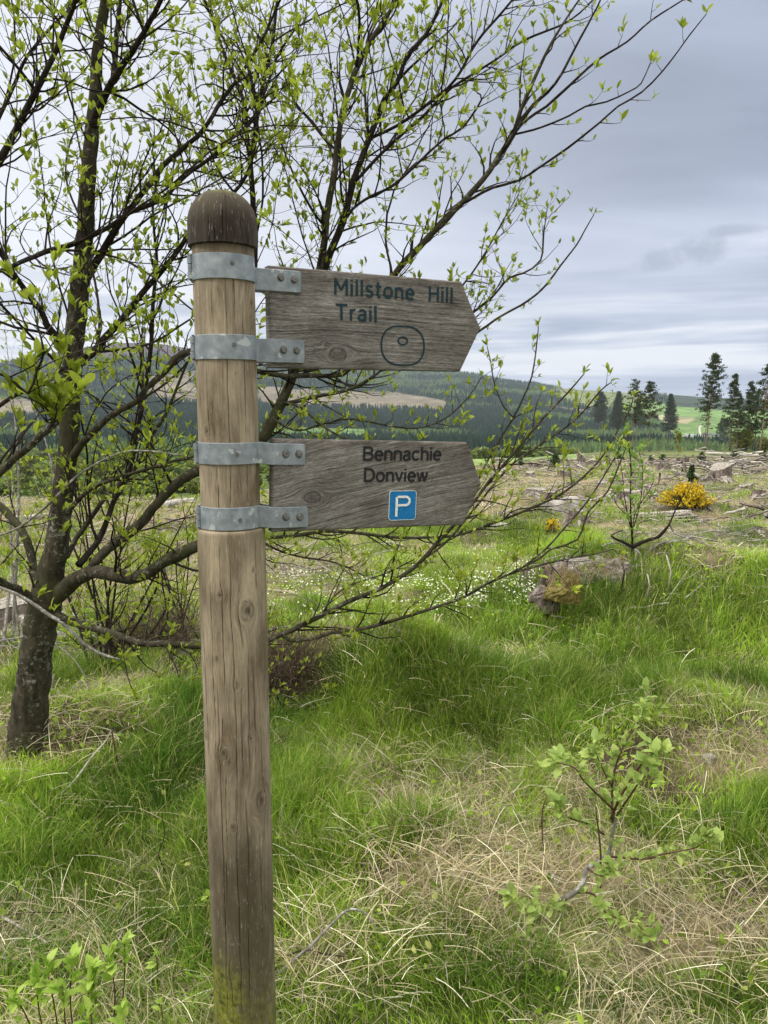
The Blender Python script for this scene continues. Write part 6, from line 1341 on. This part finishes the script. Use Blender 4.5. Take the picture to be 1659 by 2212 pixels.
# ================================================================== TREES ACROSS THE CLEARING
_m, t, b = newmat('pine_bark', .95, spec=.05); PBARK = _m; sz_ = t.node_sep(t.coord('Generated'))[2]; n_ = t.noise(t.coord(), 2.5, 4)
t.link(t.mix(t.ramp(t.math('ADD', sz_, t.math('MULTIPLY', t.math('SUBTRACT', n_, .5), .4)), [(.25, 0.0), (.6, 1.0)]), (.17, .135, .11), (.27, .155, .10)), b.inputs['Base Color'])
NEED = leafmat('pine_needles', (.035, .055, .028), (.07, .10, .045), (.12, .15, .065), .25, .8)
NV = np.array([[0, 0, 0], [-.5, .5, .1], [.5, .5, .1], [0, 1, 0], [0, .5, -.4], [0, .5, .5]]); NF = [np.array([[0, 1, 2], [1, 3, 2], [0, 4, 5], [4, 3, 5]])]
def pine(px, yb, yt, wpx, lean, crown0, label, kind='tall', dens=1.0, group='pines at the edge of the clearing', dy=0, d_fix=None):
    g = G(px, yb)
    if d_fix: g = P(px, yb, d_fix); g[2] = gz(g[0], g[1])
    wpx *= 1.3; sc = camdepth(g) / FPX; H_ = (zpy(px, yt, g[1]) - g[2]); o = thing('pine_tree', label, 'pine', g, group)
    top = g + np.array([lean * H_, 0, H_]); k_ = 12; tt = np.linspace(0, 1, k_)[:, None]; cv = np.concatenate([np.sin(tt * 5 + px) * .010 * H_ * tt, np.cos(tt * 4 + px) * .008 * H_ * tt, tt * 0], 1)
    tr = g + (top - g) * tt + cv; r0 = max(.010 * H_, .07); mb = MB(); tube(mb, tr, r0 * (1 - .88 * tt[:, 0]), 8, True, .05)
    W_ = wpx * sc / 2; cl = []; br = mb; n_wh = int(34 * dens * max(.6, H_ / 10))
    for i in range(n_wh):
        f = crown0 + (1 - crown0) * (i + rng.random() * .7) / n_wh; u = (f - crown0) / (1 - crown0)
        if kind == 'tall': prof_ = (math.sin(math.pi * min(1, (1 - u) * .72 + .06)) ** .8) * (1 - .35 * u) if u > .15 else .65 + u
        elif kind == 'round': prof_ = math.sqrt(max(0, 1 - (2 * u - .85) ** 2)) * .95 + .05
        else: prof_ = (1 - u) ** .75 * .95 + .06
        ic = min(k_ - 2, int(f * (k_ - 1))); fr_ = f * (k_ - 1) - ic; p = tr[ic] * (1 - fr_) + tr[ic + 1] * fr_
        for j in range(rng.integers(2, 5)):
            a = rng.random() * 6.28; L_ = W_ * prof_ * rng.uniform(.3, 1.15); el = rng.uniform(-.35, .55) + .5 * u; e = p + np.array([math.cos(a) * math.cos(el), math.sin(a) * math.cos(el), math.sin(el)]) * L_
            q = np.array([p, (p + e) / 2 + [0, 0, -.04 * L_], e]); tube(br, q, [r0 * .18 * (1 - .6 * u), r0 * .12 * (1 - .6 * u), r0 * .04], 4, False)
            for s_ in (.62, .82, 1.0) if rng.random() < .75 else (1.0,):
                c = p + (e - p) * s_ + rng.normal(size=3) * [.08, .08, .04] * L_; m_ = int((9 + 8 * rng.random()) * dens); cl.append(c + rng.normal(size=(m_, 3)) * np.array([.15, .15, .07]) * (W_ * .42 + .1))
    for j in range(5):
        f = rng.uniform(.25, crown0); ic = min(k_ - 2, int(f * (k_ - 1))); p = tr[ic]; a = rng.random() * 6.28; L_ = W_ * rng.uniform(.2, .6); tube(br, [p, p + [math.cos(a) * L_, math.sin(a) * L_, -.1 * L_]], [r0 * .12, .01], 4, False)
    br.build('trunk', PBARK, o); c = np.concatenate(cl); fr = frames(rng.normal(size=c.shape) * [1, 1, .6] + [0, 0, .7]); mb = MB(); inst(mb, NV, NF, c, fr * (rng.uniform(.06, .14, (len(c), 1, 1)) * max(.8, W_ / 1.5)))
    mb.build('crown', NEED, o, False); return o
DP = 92
for a in [(1523, 976, 768, 52, .055, .42, 'tallest pine with long bare reddish trunk, left of the dark pine group', 'tall', 1.1), (1520, 974, 866, 24, .03, .45, 'short slim pine half hidden behind the tallest one', 'cone', .8),
          (1576, 974, 810, 44, .01, .30, 'dark pine at the left of the thick group', 'cone', 1.2), (1562, 972, 905, 26, 0, .3, 'small pine low at the left of the thick group', 'round', .9), (1590, 975, 852, 34, .01, .25, 'bushy pine in the middle of the thick group', 'cone', 1.2),
          (1612, 974, 826, 42, .01, .28, 'broad dark pine right of the bushy one', 'cone', 1.3), (1630, 975, 842, 40, 0, .3, 'dense pine just left of the right-edge pine', 'round', 1.2), (1641, 978, 790, 46, .05, .45, 'big pine with bare red trunk at the right edge', 'tall', 1.1),
          (1662, 976, 808, 44, 0, .3, 'pine cut off by the right edge of the photo', 'cone', 1.1), (1700, 976, 820, 50, 0, .3, 'pine just beyond the right edge', 'cone', 1.0), (1445, 973, 852, 30, -.01, .36, 'slender lone pine between the fields and the middle pines', 'cone', 1.1),
          (1402, 976, 828, 46, -.02, .40, 'pine with spreading top, right one of the middle pines', 'tall', 1.0), (1366, 975, 822, 42, 0, .42, 'tallest of the middle pines with two-lobed crown', 'tall', 1.0), (1371, 972, 866, 26, .05, .5, 'thin pine close behind the tallest middle pine', 'cone', .8),
          (1331, 970, 847, 32, .01, .38, 'narrow pine second from the left in the row', 'cone', 1.0), (1293, 968, 848, 30, 0, .48, 'leftmost pine of the row, bare below', 'tall', .9)]:
    pine(*a)
# light trees among them
_bm = leafmat('young_birch_leaf', (.15, .18, .04), (.22, .25, .06), (.30, .30, .09), .35)
def puffy(name, label, cat, px, yb, yt, wpx, leafm, n, leafs, stems=5, bare=0.0, group=None, barkm=BARKP):
    g = G(px, yb); sc = camdepth(g) / FPX; H_ = zpy(px, yt, g[1]) - g[2]; W_ = wpx * sc / 2; o = thing(name, label, cat, g, group); mb = MB(); pts = []
    for k in range(stems):
        a = rng.random() * 6.28; rr = W_ * rng.uniform(.1, .6); e = g + np.array([math.cos(a) * rr, math.sin(a) * rr, H_ * rng.uniform(.8, 1)]); q = smoothpath([[*g, H_ * .012], [*((g + e) / 2 + rng.normal(size=3) * .05 * H_), H_ * .008], [*e, H_ * .002]], n=5); tube(mb, q[:, :3], q[:, 3], 5, False)
        for j in range(8):
            f = rng.uniform(max(.25, bare), 1); i = min(len(q) - 1, int(f * (len(q) - 1))); p = q[i, :3]; d = nrm(rng.normal(size=3) + [0, 0, .5]) * W_ * rng.uniform(.3, .9); tube(mb, [p, p + d], [H_ * .003, H_ * .0015], 3, False)
            c = p + d * rng.uniform(.3, 1.1, (n // (stems * 8), 1)) + rng.normal(size=(n // (stems * 8), 3)) * W_ * .17; pts.append(c)
    mb.build('trunk', barkm, o); c = np.concatenate(pts); c = c[c[:, 2] > g[2] + .02]; fr = frames(rng.normal(size=c.shape) + [0, 0, .4]); mb = MB(); inst(mb, LEAF_V * [1.4, 1, 1], LEAF_F, c, fr * leafs * rng.uniform(.7, 1.3, (len(c), 1, 1))); mb.build('crown', leafm, o, False); return o
puffy('willow_tree', 'rounded pale yellow-green willow in front of the thick pine group', 'tree', 1601, 974, 932, 58, _bm, 2400, .30, 7)
puffy('birch_tree', 'thin young birch with white stem right of the slender lone pine', 'tree', 1466, 985, 926, 26, _bm, 500, .10, 1, .2)
puffy('broadleaf_bush', 'olive bush on the far edge at the right of the willow', 'bush', 1650, 976, 950, 40, _bm, 1200, .25, 5)
_sp = leafmat('young_spruce_needles', (.025, .05, .018), (.05, .09, .03), (.09, .14, .04), .2, .8)
def spruce(px, yb, yt, wpx, label):
    g = G(px, yb); sc = camdepth(g) / FPX; H_ = zpy(px, yt, g[1]) - g[2]; W_ = wpx * sc / 2; o = thing('young_spruce', label, 'spruce', g, 'self-sown young spruces'); mb = MB(); tube(mb, [g, g + [0, 0, H_]], [.03 * H_, .006 * H_], 5); mb.build('trunk', STMPW, o); c = []
    for k in range(70):
        u = rng.random() ** .8; a = rng.random() * 6.28; L_ = W_ * (1 - u * .85) * rng.uniform(.7, 1.15); p = g + [0, 0, H_ * (.06 + .9 * u)]; e = p + np.array([math.cos(a), math.sin(a), .12]) * L_; c.append(p + (e - p) * rng.random((20, 1)) + rng.normal(size=(20, 3)) * W_ * .045)
    c = np.concatenate(c); fr = frames(rng.normal(size=c.shape) + [0, 0, .3]); mb = MB(); inst(mb, LEAF_V * [.8, 1, 1], LEAF_F, c, fr * .14 * H_ * rng.uniform(.6, 1.2, (len(c), 1, 1))); mb.build('crown', _sp, o, False)
for a in [(1198, 1010, 982, 44, 'dark rounded young spruce left of the flared stump'), (1514, 1004, 978, 40, 'young spruce on the debris between the skyline stump and the white log'), (1493, 1046, 1005, 26, 'slim young spruce rising just behind the gorse'), (1586, 992, 974, 40, 'young spruce behind the thick white log'),
          (1432, 1000, 982, 34, 'low young spruce below the slender lone pine'), (1405, 1000, 984, 22, 'tiny young spruce beside the low one'), (1648, 996, 974, 36, 'young spruce at the right edge above the brush heap'), (1310, 1000, 985, 30, 'low young spruce under the leftmost pine'),
          (1340, 998, 980, 26, 'young spruce under the narrow pine'), (1125, 1006, 988, 20, 'small young spruce at the meadow edge right of the lower board')]: spruce(*a)
# ---- far farm
def house(px, py, wpx, hpx, dep, wallc, roofc, label, rot=.2, wins=3):
    g = G(px, py); sc = camdepth(g) / FPX; w_, h_ = wpx * sc, hpx * sc; o = thing('farmhouse' if wins else 'barn', label, 'farm building', g, 'farm buildings across the valley'); c_, s_ = math.cos(rot), math.sin(rot)
    M = np.array([[c_, -s_, 0], [s_, c_, 0], [0, 0, 1]]); mw, t, b = newmat('render_wall', .9); t.link(t.mix(t.noise(t.coord(), .6, 4), tuple(x * .8 for x in wallc), wallc), b.inputs['Base Color']); mr, t, b = newmat('slate_roof', .8); t.link(t.mix(t.noise(t.coord(), .8, 4), tuple(x * .75 for x in roofc), roofc), b.inputs['Base Color'])
    mb = MB(); hw, hd = w_ / 2, dep / 2; wh = h_ * .55; V = np.array([[-hw, -hd, -1], [hw, -hd, -1], [hw, hd, -1], [-hw, hd, -1], [-hw, -hd, wh], [hw, -hd, wh], [hw, hd, wh], [-hw, hd, wh], [-hw, 0, h_], [hw, 0, h_]]) @ M.T + g
    mb.add(V, [np.array([[0, 1, 5, 4], [2, 3, 7, 6]]), np.array([[1, 2, 6, 9, 5], [3, 0, 4, 8, 7]])]); mb.build('wall', mw, o, False)
    e = .4; mb = MB(); V = np.array([[-hw - e, -hd - e, wh - .1], [hw + e, -hd - e, wh - .1], [hw + e, 0, h_ + .15], [-hw - e, 0, h_ + .15], [hw + e, hd + e, wh - .1], [-hw - e, hd + e, wh - .1]]) @ M.T + g; mb.add(V, np.array([[0, 1, 2, 3], [3, 2, 4, 5]])); mb.build('roof', mr, o, False)
    md, t, b = newmat('window_dark', .3); b.inputs['Base Color'].default_value = (.03, .03, .035, 1)
    for k in range(wins):
        mb = MB(); box(mb, g + M @ np.array([-hw + w_ * (k + .5) / wins, -hd - .03, wh * .5]), (w_ * .09, .1, wh * .35), M); mb.build('window', md, o, False)
for a in [(1484, 943, 12, 5.5, 8, (.62, .62, .60), (.28, .29, .32), 'white farmhouse left of the track in the far green fields', .15, 3), (1497, 943, 10, 4.5, 8, (.55, .55, .53), (.34, .35, .37), 'low pale outbuilding beside the white farmhouse', -.1, 2), (1528, 942, 14, 6, 12, (.16, .15, .14), (.12, .12, .14), 'dark barn right of the track across the valley', .1, 0), (1543, 943, 9, 5, 9, (.3, .29, .27), (.16, .16, .18), 'smaller grey barn at the right end of the farm', .3, 0), (392, 1007, 10, 6, 8, (.5, .5, .48), (.25, .25, .28), 'small grey cottage on the valley floor left of the post', .3, 2)]: house(*a)

# ================================================================== HAZE
hz = MB(); X0, X1, Y0_, Y1_, Z0, Z1 = HXR[0] - 60, HXR[1] + 60, -60, 6100, HXR[2] - 1.5, HXR[3] + 25
box(hz, ((X0 + X1) / 2, (Y0_ + Y1_) / 2, (Z0 + Z1) / 2), (X1 - X0, Y1_ - Y0_, Z1 - Z0)); hm = bpy.data.materials.new('haze_air'); hm.use_nodes = True; t = NT(hm.node_tree); t.n.clear()
pv = t.node('ShaderNodeVolumePrincipled'); pv.inputs['Color'].default_value = (.78, .88, 1.0, 1); pv.inputs['Density'].default_value = .00008; pv.inputs['Anisotropy'].default_value = .1; out = t.node('ShaderNodeOutputMaterial'); t.link(pv.outputs[0], out.inputs['Volume'])
tag(hz.build('haze', hm, None, False), 'thin blue-grey air haze over the valley', 'haze', kind='stuff')
